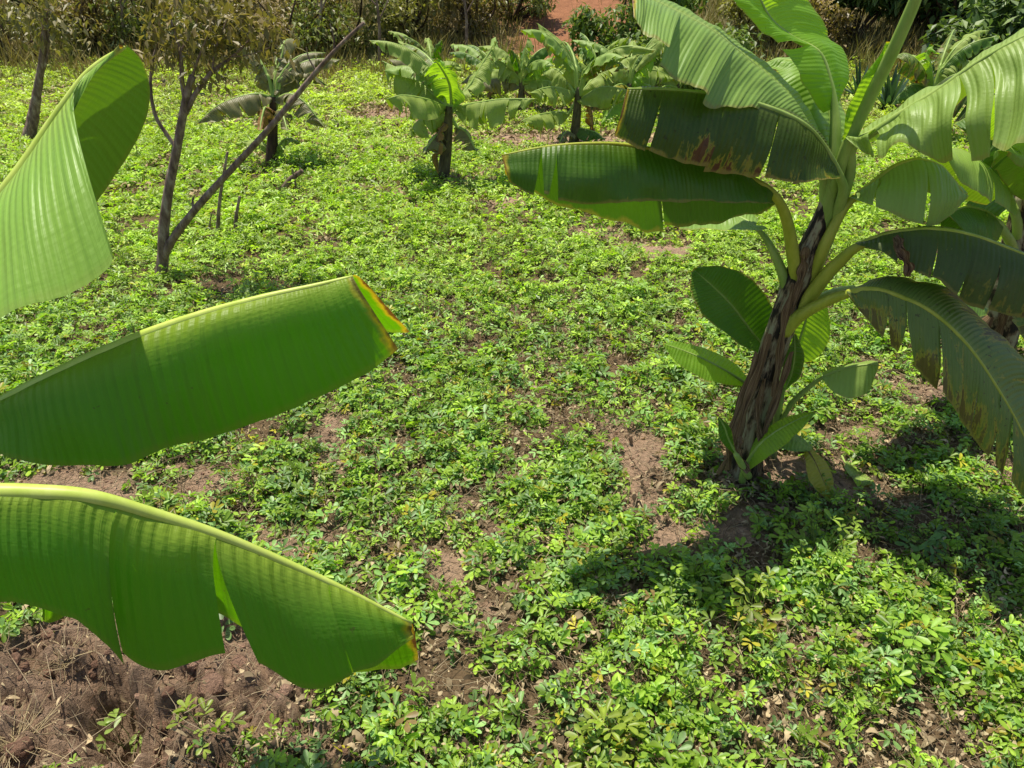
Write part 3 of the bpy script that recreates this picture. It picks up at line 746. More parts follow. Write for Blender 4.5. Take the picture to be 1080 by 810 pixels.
# F leaf behind
mid = pts((875, 168, 2.2), (877, 140, 2.24), (873, 108, 2.28), (860, 80, 2.3), (843, 66, 2.32), (822, 62, 2.34), (808, 66, 2.36))
ea = pts((872, 168, 2.2), (858, 142, 2.2), (843, 115, 2.22), (830, 92, 2.24), (820, 76, 2.28), (812, 70, 2.32), (806, 70, 2.36))
eb = pts((878, 168, 2.24), (890, 142, 2.36), (888, 112, 2.42), (876, 88, 2.44), (858, 78, 2.46), (836, 76, 2.46), (810, 72, 2.4))
blade(main, pts((868, 240, Y0), (874, 200, 2.15)), mid, ea, eb, M['b_pale'], M['rib'], .1, .15, (0, -.5, 1), (0, 1, .5), petr=.008, seed=26, label='narrow pale leaf behind the crown', nper=90)
# G rolled young leaf
sp_ = catmull(pts((872, 225, Y0), (884, 185, 2.1), (893, 155, 2.08), (915, 108, 2.05), (941, 55, 2.0), (966, -2, 1.96), (985, -55, 1.92)), 50)
tl = np.linspace(0, 1, 50)
V, F, uv = tube(sp_, .0135*np.sin(PI*(.25+.55*tl))+.003, 14, 1, .05, 8); rl = link('rolled_leaf', npmesh('rolled_leaf', local(V, main), F, uv=uv), M['shoot'], main)
rl.data.materials.clear(); rl.data.materials.append(M['rib'])
mid = pts((893, 150, 2.08), (905, 122, 2.06), (918, 96, 2.045), (930, 72, 2.02), (942, 45, 2.0))
ea = pts((889, 150, 2.08), (893, 118, 2.07), (905, 92, 2.06), (922, 66, 2.04), (940, 44, 2.01))
blade(main, None, mid, ea, zshift(mid, .03), M['b_lime'], M['rib'], .1, .1, (0, -1, 0), rr=(.004, .002), nper=50, seed=27, name='leaf', label='strip of new blade unrolling from the rolled leaf')
# H big right leaf
mid = pts((900, 152, 2.08), (924, 135, 2.05), (954, 115, 2.02), (987, 95, 1.99), (1021, 71, 1.96), (1050, 53, 1.93), (1083, 36, 1.9), (1125, 20, 1.87), (1170, 14, 1.84))
ea = pts((902, 156, 2.05), (925, 166, 1.95), (955, 156, 1.90), (988, 166, 1.86), (1017, 160, 1.80), (1048, 152, 1.76), (1085, 152, 1.72), (1130, 130, 1.72), (1172, 60, 1.8))
eb = pts((901, 150, 2.12), (930, 140, 2.26), (962, 125, 2.30), (1000, 110, 2.28), (1032, 92, 2.26), (1062, 78, 2.22), (1095, 60, 2.18), (1130, 45, 2.1), (1172, 30, 1.95))
blade(main, pts((862, 275, Y0), (882, 225, 2.12), (897, 180, 2.1)), mid, ea, eb, M['b_pale'], M['rib'], .2, .15, (0, -.6, 1), (0, .3, 1), ta=[(.12, .6, .008), (.46, .93, .012), (.58, .93, .035), (.84, .8, .015)], petr=.010, pleat=3.4, label='big leaf rising to the right with folded torn panels', seed=30)
# I arched leaf right
mid = pts((898, 209, 2.1), (922, 190, 2.09), (943, 174, 2.08), (966, 167, 2.07), (990, 173, 2.06), (1006, 189, 2.05), (1018, 206, 2.04))
ea = pts((900, 213, 2.08), (919, 217, 2.02), (941, 226, 1.99), (968, 238, 1.97), (994, 233, 1.97), (1012, 221, 1.98), (1019, 210, 2.02))
eb = pts((900, 212, 2.14), (930, 205, 2.22), (952, 196, 2.25), (975, 192, 2.25), (1000, 200, 2.22), (1012, 206, 2.15), (1019, 210, 2.06))
blade(main, pts((852, 300, Y0), (868, 260, 2.1), (885, 226, 2.1)), mid, ea, eb, M['b_pale'], M['rib_y'], .2, .15, (0, -1, 1), (0, .5, 1), ta=[(.2, .6, .014), (.55, .9, .02)], petr=.010, pleat=1.5, label='short arched leaf with pleated blade to the right', seed=31)
# K long right leaf
mid = pts((903, 258, 2.03), (930, 247, 2.01), (960, 241, 1.98), (995, 241, 1.95), (1030, 248, 1.92), (1062, 260, 1.9), (1090, 272, 1.88), (1120, 290, 1.86))
ea = pts((905, 262, 2.0), (932, 268, 1.95), (958, 284, 1.92), (987, 296, 1.88), (1015, 316, 1.85), (1050, 328, 1.83), (1085, 334, 1.82), (1118, 315, 1.84))
eb = pts((905, 262, 2.07), (935, 262, 2.15), (965, 262, 2.16), (1000, 265, 2.14), (1035, 275, 2.1), (1070, 285, 2.07), (1095, 295, 2.0), (1120, 300, 1.9))
blade(main, pts((845, 322, Y0-.02), (868, 290, 2.08), (888, 270, 2.05)), mid, ea, eb, M['b_mid'], M['rib_y'], .2, .15, (0, -1, .9), (0, .5, 1), ta=[(.24, .93, .022), (.40, .85, .003), (.55, .45, .015), (.68, .9, .005)], petr=.014, pleat=.8, label='right leaf with a brown burnt notch near its stalk', seed=32)
dd = pts((943, 249, 1.95), (946, 262, 1.92), (954, 276, 1.905), (956, 292, 1.90)); strip(main, 'dead_flap', dd, .015, M['sheath'], 1.1, 11)
# L spotted leaf bending down to the right edge
mid = pts((893, 307, 1.98), (920, 303, 1.95), (950, 311, 1.92), (985, 329, 1.88), (1020, 362, 1.84), (1050, 405, 1.8), (1078, 455, 1.76), (1100, 510, 1.72))
ea = pts((896, 314, 1.96), (920, 343, 1.90), (950, 376, 1.86), (985, 407, 1.82), (1014, 442, 1.78), (1042, 480, 1.74), (1075, 518, 1.71), (1100, 535, 1.70))
eb = pts((898, 305, 2.02), (945, 298, 2.08), (985, 305, 2.06), (1030, 325, 2.02), (1065, 360, 1.97), (1100, 405, 1.92), (1120, 455, 1.86), (1112, 515, 1.76))
blade(main, pts((828, 345, Y0-.03), (845, 328, 2.07), (868, 316, 2.03)), mid, ea, eb, M['b_old'], M['rib_y'], .15, .18, (-.4, -1, .8), (.3, .5, 1), ta=[(.22, .45, .02), (.31, .6, .035), (.45, .85, .003), (.55, .3, .014), (.63, .75, .004), (.74, .35, .015), (.80, .9, .004), (.88, .4, .01)], petr=.012, pleat=1.0, label='old spotted leaf curving down to the right', seed=33)
# M dark leaf behind
mid = pts((912, 300, 2.3), (940, 296, 2.32), (975, 298, 2.34), (1012, 310, 2.36), (1044, 327, 2.38))
ea = pts((914, 304, 2.28), (945, 322, 2.22), (980, 334, 2.22), (1015, 336, 2.25), (1044, 331, 2.34))
eb = pts((914, 302, 2.35), (950, 302, 2.48), (985, 306, 2.5), (1020, 316, 2.48), (1044, 330, 2.42))
blade(main, pts((850, 318, Y0+.02), (880, 305, 2.2)), mid, ea, eb, M['b_main'], M['rib'], .1, .1, (0, -1, .6), (0, 1, .5), seed=34, label='dark leaf half hidden behind the spotted one', nper=80)

# sucker shoots at the foot
sb = P(812, 482, 2.24); sb[2] = float(terrain(sb[0], sb[1]))
suck = empty('banana_sucker', sb, 'small banana offshoot with light green leaves at the foot of the dark stem', 'banana sucker')
path = catmull([sb-[0, 0, .02], P(816, 450, 2.22), P(822, 420, 2.23), P(828, 388, 2.24)], 24)
V, F, uv = tube(path, np.linspace(.026, .010, 24), 14, 1, .06, 5); link('pseudostem', npmesh('pseudostem', local(V, suck), F, uv=uv), M['shoot'], suck)
def fanleaf(pl_, pet, mid, ea, eb, mat, **k): blade(pl_, pet, mid, ea, eb, mat, M['rib'], .04, .04, (0, 0, 1), (0, 0, 1), rr=(.006, .0012), petr=.006, nper=90, pleat=k.pop('pleat', .5), **k)
fanleaf(suck, pts((822, 420, 2.24), (815, 385, 2.26)), pts((812, 372, 2.27), (795, 352, 2.27), (772, 322, 2.26), (752, 302, 2.25), (731, 284, 2.24)),
        pts((808, 376, 2.26), (780, 362, 2.2), (746, 335, 2.17), (729, 308, 2.18), (729, 286, 2.23)), pts((815, 372, 2.28), (818, 335, 2.3), (795, 298, 2.3), (765, 281, 2.28), (733, 282, 2.25)), M['b_main'], label='broad leaf of the offshoot standing left of the stem', seed=41)
fanleaf(suck, pts((815, 455, 2.23), (797, 415, 2.2)), pts((787, 404, 2.18), (765, 390, 2.16), (742, 378, 2.15), (720, 369, 2.14), (699, 362, 2.14)),
        pts((785, 406, 2.16), (762, 404, 2.10), (740, 398, 2.09), (716, 383, 2.10), (699, 364, 2.13)), pts((788, 402, 2.2), (772, 382, 2.24), (748, 369, 2.24), (724, 363, 2.21), (701, 361, 2.16)), M['b_lime'], label='bright leaf of the offshoot pointing left', seed=42)
fanleaf(suck, pts((826, 400, 2.26)), pts((833, 385, 2.28), (842, 360, 2.3), (850, 335, 2.32), (856, 312, 2.33), (858, 296, 2.34)),
        pts((832, 385, 2.27), (826, 360, 2.25), (830, 330, 2.26), (842, 306, 2.3), (856, 296, 2.33)), pts((836, 386, 2.29), (862, 376, 2.32), (875, 355, 2.36), (873, 325, 2.38), (861, 297, 2.35)), M['b_lime'], label='light leaf of the offshoot right behind the stem', seed=43)
fanleaf(suck, pts((816, 460, 2.2), (832, 428, 2.17), (852, 408, 2.13)), pts((868, 397, 2.1), (884, 390, 2.08), (900, 386, 2.06), (914, 384, 2.05), (927, 384, 2.04)),
        pts((868, 400, 2.08), (880, 414, 2.03), (897, 420, 2.01), (915, 414, 2.01), (926, 390, 2.03)), pts((868, 395, 2.14), (884, 388, 2.16), (900, 384, 2.16), (914, 382, 2.14), (926, 383, 2.08)), M['b_pale'], label='small folded leaf of the offshoot reaching right', seed=44)
fanleaf(suck, pts((783, 505, 2.05)), pts((786, 492, 2.03), (800, 470, 2.02), (818, 455, 2.01), (838, 444, 2.0), (860, 435, 2.0)),
        pts((788, 496, 2.0), (808, 482, 1.95), (828, 468, 1.94), (846, 454, 1.95), (860, 437, 1.99)), pts((785, 490, 2.06), (795, 462, 2.1), (813, 448, 2.1), (834, 439, 2.08), (858, 434, 2.02)), M['b_lime'], label='bright young leaf of the offshoot in front of the stem foot', seed=45)
fanleaf(suck, pts((790, 500, 2.02), (778, 480, 1.98)), pts((775, 476, 1.98), (768, 462, 1.97), (764, 450, 1.97), (758, 440, 1.97)),
        pts((773, 478, 1.97), (762, 468, 1.95), (756, 455, 1.95), (756, 441, 1.97)), pts((777, 476, 1.99), (774, 460, 2.0), (770, 448, 2.0), (760, 439, 1.98)), M['b_main'], seed=46)
fanleaf(suck, pts((818, 450, 2.2), (822, 425, 2.18)), pts((826, 412, 2.17), (834, 395, 2.16), (838, 375, 2.15), (838, 352, 2.15)),
        pts((824, 412, 2.16), (824, 395, 2.12), (829, 372, 2.12), (837, 353, 2.14)), pts((828, 412, 2.19), (842, 398, 2.2), (847, 376, 2.2), (840, 352, 2.17)), M['b_main'], seed=49)
fanleaf(suck, pts((800, 480, 2.1)), pts((806, 470, 2.08), (822, 462, 2.06), (840, 464, 2.04), (856, 474, 2.02)),
        pts((806, 473, 2.06), (820, 472, 2.01), (838, 476, 1.99), (855, 476, 2.01)), pts((806, 467, 2.11), (822, 457, 2.12), (840, 458, 2.1), (857, 472, 2.04)), M['b_pale'], seed=50)
dl = P(866, 520, 1.98); dl[2] = float(terrain(dl[0], dl[1]))
dead = empty('withered_leaf', dl, 'withered yellow brown banana leaf drooping to the soil beside the stem foot', 'dead leaf')
blade(dead, pts((826, 475, 2.1), (840, 468, 2.06)), pts((850, 472, 2.03), (858, 484, 2.0), (864, 497, 1.98), (870, 511, 1.96), (875, 526, 1.95)),
      pts((849, 474, 2.02), (851, 490, 1.97), (857, 507, 1.94), (864, 518, 1.93), (873, 527, 1.94)), pts((852, 472, 2.05), (864, 482, 2.05), (872, 495, 2.03), (876, 510, 2.0), (877, 525, 1.96)), M['b_yel'], M['sheath'], .1, .1, rr=(.003, .001), nper=50, seed=47, ragged=.3)
wl = P(908, 505, 2.1); wl[2] = float(terrain(wl[0], wl[1]))
weed = empty('small_shoot', wl, 'tiny pale shoot with one long leaf lying right of the withered leaf', 'seedling')
blade(weed, pts((888, 480, 2.2)), pts((892, 488, 2.16), (900, 497, 2.12), (910, 504, 2.08), (922, 508, 2.05)), pts((892, 490, 2.14), (898, 503, 2.08), (908, 511, 2.04), (921, 510, 2.04)), pts((893, 487, 2.18), (904, 493, 2.16), (914, 500, 2.12), (922, 507, 2.07)), M['b_pale'], M['rib'], .1, .1, rr=(.003, .001), nper=30, seed=48)

# ---------------- second plant, cut by the right edge
rb = ghit(1040, 392); RY = rb[1]
right = empty('banana_plant', rb, 'banana plant cut off by the right edge behind the main plant', 'banana plant')
path = catmull([rb-[0, 0, .03], P(1052, 350, RY), P(1062, 300, RY), P(1072, 250, RY), P(1080, 205, RY)], 40)
V, F, uv = tube(path, np.interp(np.linspace(0, 1, 40), [0, .5, 1], [.085, .066, .03]), 28, 1, .1, 6); link('pseudostem', npmesh('pseudostem', local(V, right), F, uv=uv), M['stem'], right)
strip(right, 'dry_sheath', pts((1046, 335, RY-.07), (1036, 352, RY-.09), (1030, 370, RY-.1), (1022, 385, RY-.1)), .028, M['sheath'], -.5, 12)
strip(right, 'dry_sheath', pts((1062, 330, RY-.07), (1052, 360, RY-.08), (1048, 388, RY-.09)), .022, M['sheath'], -.5, 13)
strip(right, 'dry_sheath', pts((1030, 342, RY-.06), (1024, 356, RY-.09), (1026, 372, RY-.1)), .020, M['b_dead'], .5, 14)
al = lambda pet, mid, w, dr, mat, **k: autoleaf(right, pts(*pet) if pet else None, pts(*mid), w, dr, M[mat], M['rib'], nper=110, ns=12, **k)
al([(1072, 262, RY), (1074, 230, RY-.05)], [(1064, 205, 2.8), (1045, 180, 2.72), (1020, 160, 2.66), (992, 155, 2.62)], .17, .75, 'b_pale', seed=51, ntear=2, petr=.01, label='pale upper leaf bending left')
al([(1072, 265, RY), (1066, 250, RY-.1)], [(1056, 235, 2.72), (1040, 222, 2.68), (1018, 218, 2.62), (996, 226, 2.58)], .13, 1.0, 'b_main', seed=52, ntear=1, petr=.01, label='dark lower leaf bending left')
al([(1082, 240, RY)], [(1088, 190, 2.9), (1085, 150, 2.95), (1065, 125, 3.0), (1035, 118, 3.05), (1005, 132, 3.1)], .20, 1.0, 'b_main', seed=53, ntear=3, petr=.01, label='dark leaf bending left at the top')
al([(1085, 240, RY)], [(1105, 180, 2.8), (1112, 130, 2.7), (1100, 95, 2.62), (1075, 78, 2.56), (1048, 92, 2.5)], .19, .9, 'b_lime', seed=54, ntear=3, petr=.01, label='bright leaf hanging at the picture edge')
al([(1090, 250, RY)], [(1130, 200, 2.8), (1180, 190, 2.7), (1230, 230, 2.6)], .2, .8, 'b_main', seed=55, ntear=3, petr=.01)
al([(1076, 280, RY)], [(1095, 300, 2.7), (1115, 330, 2.6), (1125, 380, 2.55)], .14, 1.1, 'b_old', seed=56, ntear=3, petr=.01)
al([(1080, 235, RY)], [(1090, 170, 3.0), (1095, 110, 3.1), (1105, 50, 3.2)], .16, .2, 'b_main', seed=57, ntear=1, petr=.01)

al([(1082, 262, RY)], [(1074, 215, 2.9), (1060, 185, 3.0), (1040, 168, 3.1), (1016, 172, 3.2)], .17, .9, 'b_main', seed=58, ntear=3, petr=.01)
al([(1086, 250, RY)], [(1098, 200, 2.75), (1094, 165, 2.65), (1078, 150, 2.6), (1056, 158, 2.55)], .13, .9, 'b_pale', seed=59, ntear=2, petr=.01)
al([(1085, 240, RY)], [(1084, 170, 3.1), (1066, 110, 3.2), (1040, 80, 3.3), (1008, 78, 3.4), (985, 92, 3.5)], .20, .9, 'b_mid', seed=60, ntear=3, petr=.01)
# ---------------- background banana plants
def bgbanana(bpx, bpy, tops, label, leaves, seed=0, r0=.055, mat='stem_far', Yadd=0):
    b_ = ghit(bpx, bpy); Yb = b_[1]
    o = empty('banana_plant', b_, label, 'banana plant', None)
    tx, ty = tops
    pth = catmull([b_-[0, 0, .03], (b_+P(tx, ty, Yb))/2+[0.01, 0, 0], P(tx, ty, Yb)], 16)
    V_, F_, uv = tube(pth, np.linspace(r0, r0*.5, 16), 14, 1, .12, seed); link('pseudostem', npmesh('pseudostem', local(V_, o), F_, uv=uv), M[mat], o)
    for j, (mm, w, dr, mt, dy) in enumerate(leaves):
        n_ = len(mm); m3 = [P(x_, y_, Yb+dy*i/(n_-1)) for i, (x_, y_) in enumerate(mm)]
        autoleaf(o, [P(tx, ty+8, Yb)], m3, w*1.0, dr+.1, M[mt], M['rib'], ntear=6, pleat=2.5, seed=seed*31+j, nper=70, ns=8, rr=(.010, .003), gap=.04, prof=lambda t: np.sin(PI*np.clip(t*.96+.03, 0, 1))**.75)
    rr_ = random.Random(seed); c0 = P(tx, ty, Yb)
    for j in range(5):
        az = rr_.uniform(0, 2*PI) if seed != 66 else rr_.uniform(.3, PI-.3); e0 = rr_.uniform(.95, 1.45); L_ = rr_.uniform(.55, .85); q = c0.copy(); m3 = [q]; e_ = e0
        for k in range(5):
            q = q+L_/5*np.array([math.cos(az)*math.cos(e_), math.sin(az)*math.cos(e_), math.sin(e_)]); m3.append(q); e_ -= rr_.uniform(.18, .42)
        autoleaf(o, [c0-[0, 0, .12]], m3[1:], rr_.uniform(.09, .13), rr_.uniform(.7, 1.2), M[rr_.choice(['b_far', 'b_far', 'b_main', 'b_old', 'b_pale']) if seed != 66 else 'b_brown'], M['rib'], ntear=6, seed=seed*57+j, nper=60, ns=8, rr=(.010, .003), gap=.05, pleat=2)
    for j in range(2):
        a = rr_.uniform(0, 2*PI); d_ = np.array([math.cos(a), math.sin(a), 0])
        autoleaf(o, None, [c0-[0, 0, .12]+d_*.05, c0-[0, 0, .18]+d_*.12, c0-[0, 0, .32]+d_*.15, c0-[0, 0, .48]+d_*.14], .05, .5, M['b_dead'], M['sheath'], ntear=3, seed=seed*91+j, nper=30, ns=6, gap=.05, name='dry_leaf')
    return o
bgbanana(466, 192, (474, 112), 'banana plant with dark drooping lower leaves, standing alone mid field', [
    ([(470, 110), (450, 92), (425, 75), (403, 64)], .20, 1.0, 'b_far', .3), ([(470, 112), (450, 104), (425, 100), (408, 104)], .17, 1.1, 'b_far', -.5),
    ([(476, 108), (474, 88), (466, 72), (458, 62)], .17, .2, 'b_lime', -.2), ([(480, 106), (496, 88), (508, 68), (523, 44)], .12, .5, 'b_far', .2),
    ([(482, 112), (500, 108), (530, 104), (566, 104)], .20, 1.15, 'b_far', -.3), ([(470, 120), (456, 118), (440, 128), (430, 142)], .16, 1.1, 'b_far', .3),
    ([(470, 140), (460, 142), (452, 152), (447, 162)], .13, .9, 'b_brown', -.2), ([(482, 132), (492, 138), (498, 150), (503, 160)], .13, .9, 'b_brown', -.1),
    ([(474, 112), (450, 80), (432, 66), (412, 62)], .13, 1.2, 'b_brown', .5)], 61)
bgbanana(604, 156, (610, 92), 'banana plant with a tall arching leaf, right of the lone one', [
    ([(608, 92), (606, 70), (596, 48), (580, 34), (566, 24)], .17, .9, 'b_far', .1), ([(606, 98), (590, 92), (575, 92), (558, 98)], .18, 1.2, 'b_far', -.5),
    ([(612, 98), (630, 78), (650, 66), (672, 58)], .16, .7, 'b_far', .3), ([(600, 118), (582, 118), (562, 122), (549, 128)], .15, 1.0, 'b_far', -.3),
    ([(612, 104), (632, 92), (650, 92), (672, 98)], .20, 1.1, 'b_far', -.3), ([(604, 140), (598, 138), (594, 142), (590, 150)], .10, .9, 'b_brown', -.3),
    ([(608, 134), (618, 136), (630, 140), (638, 148)], .13, .9, 'b_main', -.1), ([(606, 96), (596, 80), (585, 72), (572, 78)], .14, 1.1, 'b_far', .4)], 62)
bgbanana(658, 132, (664, 88), 'banana plant with yellowing leaves, its foot hidden by the long leaf', [
    ([(664, 88), (660, 72), (648, 64), (632, 66)], .2, 1.0, 'b_far', 0), ([(664, 92), (668, 80), (680, 66), (694, 56)], .16, .7, 'b_lime', 0),
    ([(664, 92), (654, 88), (642, 96), (636, 108)], .14, .9, 'b_yel', -.3), ([(666, 92), (680, 88), (694, 96), (704, 110)], .16, 1.0, 'b_lime', -.2),
    ([(664, 100), (650, 108), (640, 122), (634, 130)], .14, .8, 'b_lime', -.4), ([(664, 90), (676, 76), (694, 74), (712, 84)], .18, 1.0, 'b_far', .3), ([(664, 96), (645, 92), (625, 100), (612, 112)], .15, 1.0, 'b_far', -.2)], 63)
bgbanana(548, 118, (550, 84), 'farther banana plant between the two nearer ones, pale leaves spread', [
    ([(550, 84), (538, 72), (526, 64), (516, 70)], .19, .9, 'b_far', 0), ([(550, 84), (552, 66), (554, 52), (557, 40)], .12, .4, 'b_far', 0),
    ([(552, 84), (562, 72), (574, 64), (586, 60)], .15, .6, 'b_lime', 0), ([(548, 90), (535, 82), (515, 84), (500, 94)], .19, 1.1, 'b_brown', 0),
    ([(554, 90), (570, 84), (585, 88), (598, 98)], .19, 1.0, 'b_far', 0), ([(552, 86), (568, 76), (590, 72), (612, 80)], .18, 1.0, 'b_far', .3), ([(548, 88), (530, 74), (512, 76), (498, 84)], .15, 1.0, 'b_far', .4)], 64)
bgbanana(625, 118, (630, 84), 'banana plant behind the one with the tall arching leaf', [
    ([(630, 84), (618, 70), (604, 64), (590, 70)], .17, .9, 'b_far', 0), ([(630, 84), (636, 66), (646, 54), (660, 50)], .16, .7, 'b_far', 0), ([(632, 88), (648, 80), (664, 84), (676, 96)], .17, 1.1, 'b_far', 0),
    ([(628, 90), (612, 84), (596, 90), (588, 102)], .16, 1.1, 'b_main', 0), ([(630, 84), (630, 66), (624, 54), (618, 44)], .12, .3, 'b_lime', 0), ([(630, 92), (642, 92), (652, 102), (656, 114)], .14, 1.1, 'b_main', -.3)], 71)
bgbanana(712, 122, (716, 88), 'banana plant mostly hidden behind the dark left leaves of the main one', [
    ([(716, 88), (702, 74), (688, 70), (674, 78)], .17, .9, 'b_far', 0), ([(716, 88), (724, 70), (738, 62), (754, 66)], .17, .9, 'b_far', 0), ([(716, 92), (702, 90), (690, 100), (684, 114)], .16, 1.1, 'b_lime', -.3),
    ([(716, 88), (714, 70), (706, 56), (696, 48)], .13, .4, 'b_far', 0)], 72)
bgbanana(455, 100, (456, 78), 'farthest banana plant, low against the brown slope', [
    ([(456, 78), (444, 66), (430, 64), (418, 72)], .17, .9, 'b_brown', 0), ([(456, 78), (466, 66), (480, 66), (490, 76)], .17, .9, 'b_far', 0), ([(456, 78), (455, 64), (450, 54), (442, 48)], .13, .4, 'b_far', 0), ([(456, 82), (444, 80), (434, 88), (430, 98)], .15, 1.1, 'b_brown', -.2)], 73)
bgbanana(520, 108, (522, 84), 'small brownish banana plant behind the lone one', [
    ([(522, 84), (510, 76), (498, 78), (486, 88)], .17, 1.0, 'b_brown', 0), ([(522, 84), (530, 72), (540, 70), (552, 78)], .17, 1.0, 'b_brown', 0), ([(522, 84), (520, 72), (514, 60), (505, 52)], .12, .6, 'b_far', 0)], 65)
bgbanana(285, 176, (288, 102), 'dark banana plant with two leaves hanging out sideways behind the bare sapling', [
    ([(286, 102), (272, 98), (250, 102), (228, 112), (206, 132)], .17, .95, 'b_brown', -.2), ([(290, 104), (305, 98), (320, 106), (332, 120), (342, 134)], .14, .9, 'b_brown', -.2),
    ([(288, 100), (286, 84), (276, 68), (262, 60)], .14, .8, 'b_brown', .2), ([(288, 100), (300, 82), (320, 74), (345, 90)], .13, .9, 'b_brown', .4),
    ([(287, 118), (280, 112), (276, 124), (274, 138)], .12, 1.0, 'b_dead', -.3), ([(289, 118), (296, 116), (300, 126), (303, 138)], .11, 1.0, 'b_brown', -.3),
    ([(288, 100), (290, 80), (296, 62), (300, 45)], .11, .6, 'b_brown', .2), ([(286, 160), (275, 150), (262, 148), (248, 152)], .08, .6, 'b_far', .1), ([(290, 160), (298, 148), (306, 146), (316, 150)], .08, .6, 'b_far', -.1)], 66, mat='dkbark')
bgbanana(985, 150, (985, 92), 'banana plant with one browned leaf end, behind the crown of the main one', [
    ([(985, 92), (970, 66), (955, 56), (940, 62)], .20, .8, 'b_old', 0), ([(985, 92), (995, 70), (1010, 62), (1030, 66)], .2, .8, 'b_far', 0),
    ([(985, 92), (982, 68), (978, 54), (985, 48)], .13, .4, 'b_lime', 0), ([(985, 95), (965, 88), (950, 98), (940, 112)], .18, 1.0, 'b_main', 0), ([(985, 95), (1005, 86), (1024, 98), (1036, 112)], .18, 1.0, 'b_main', 0)], 67)

# ---------------- bare sapling, stump, stakes
def tubes(name, specs, mat, parent, noise=.12, sides=10):
    parts = []
    for k_, (pp_, r0, r1) in enumerate(specs):
        c_ = catmull(pp_, 40); parts.append(tube(c_, np.linspace(r0, r1, 40), sides, 1, noise, k_+3))
    V_, F_, uv = merge(parts); return link(name, npmesh(name, local(V_, parent), F_, uv=uv), mat, parent)
tb_ = ghit(165, 296); TY = tb_[1]
sap = empty('young_tree', tb_, 'thin young tree forking near the ground, one bare limb slanting far right', 'tree')
tubes('trunk', [([tb_-[0, 0, .05], P(172, 272, TY), P(173, 240, TY), P(178, 200, TY), P(187, 155, TY), P(195, 110, TY), P(203, 80, TY)], .034, .017)], M['bark'], sap)
tubes('branch', [([P(170, 280, TY), P(180, 256, TY-.02), P(205, 222, TY-.05), P(240, 183, TY-.08), P(280, 140, TY-.12), P(320, 92, TY-.15), P(352, 55, TY-.2), P(384, 24, TY-.22)], .024, .008)], M['bark'], sap)
tubes('branch', [([P(186, 156, TY), P(176, 142, TY), P(164, 122, TY), P(159, 95, TY), P(160, 70, TY+.03), P(166, 45, TY+.05)], .012, .005)], M['bark'], sap)
tubes('branch', [([P(195, 120, TY), P(208, 96, TY), P(224, 76, TY), P(245, 60, TY), P(268, 38, TY)], .015, .005)], M['bark'], sap)
tubes('branch', [([P(196, 110, TY), P(192, 85, TY+.02), P(190, 55, TY+.04), P(180, 20, TY+.06)], .014, .005)], M['bark'], sap)
tubes('twig', [([P(205, 222, TY-.05), P(203, 214, TY-.05), P(204, 208, TY-.05)], .008, .005), ([P(334, 75, TY-.17), P(326, 62, TY-.17), P(323, 50, TY-.17)], .005, .002), ([P(352, 55, TY-.2), P(352, 40, TY-.2), P(348, 25, TY-.2)], .004, .002)], M['bark'], sap)
def sparse_leaves(par, centres, rad_, n, size, c0, c1, seed):
    r = np.random.default_rng(seed); C_ = np.array(centres); ci = r.integers(0, len(C_), n)
    pos = C_[ci]+unit(r.normal(0, 1, (n, 3)))*(r.random((n, 1))**.5)*rad_; yaw = r.random(n)*2*PI; a = r.random((n, 1))
    V_, F_, T_ = scatter(OV0, pos, rotmats(yaw, r.normal(.7, .6, n), yaw), size*(.5+.8*r.random(n)), np.array(c0)*(1-a)+np.array(c1)*a)
    link('foliage', npmesh('foliage', local(V_, par), F_, tint=T_, smooth=False), M['brush'], par)
OV0 = (np.array([[0, 0, 0], [.4, .22, .05], [1, 0, -.08], [.4, -.22, .05]]), [np.array([[0, 3, 2, 1]])])
tubes('twig', [([P(245, 60, TY), P(262, 58, TY), P(285, 50, TY)], .005, .002), ([P(224, 76, TY), P(228, 50, TY), P(240, 20, TY)], .007, .003), ([P(190, 55, TY+.04), P(205, 30, TY+.04), P(212, 5, TY)], .006, .002), ([P(203, 80, TY), P(210, 60, TY-.03), P(222, 30, TY-.05)], .008, .003)], M['bark'], sap)
sparse_leaves(sap, [P(x_, y_, TY+dy_) for x_, y_, dy_ in [(165, 55, 0), (185, 30, .1), (205, 55, 0), (215, 20, -.1), (235, 45, 0), (255, 40, .1), (268, 25, 0), (240, 10, .1), (190, 5, 0), (285, 40, 0), (170, 15, .1), (225, 72, .05)]], .15, 950, .055, (.15, .13, .05), (.30, .22, .08), 5)
s_ = ghit(26, 150); SY = s_[1]
st = empty('slender_tree', s_, 'dark thin tree trunk behind the upper leaf at the far left', 'tree')
tubes('trunk', [([s_-[0, 0, .05], P(34, 130, SY), P(38, 105, SY), P(42, 80, SY), P(46, 50, SY), P(48, 10, SY)], .06, .02)], M['bark'], st, .3)
tubes('branch', [([P(40, 85, SY), P(50, 60, SY), P(52, 30, SY)], .02, .006)], M['bark'], st, .3)
sparse_leaves(st, [P(x_, y_, SY) for x_, y_ in [(40, 30), (55, 20), (30, 10), (50, 0), (65, 35)]], .3, 420, .09, (.14, .13, .05), (.27, .22, .08), 6)
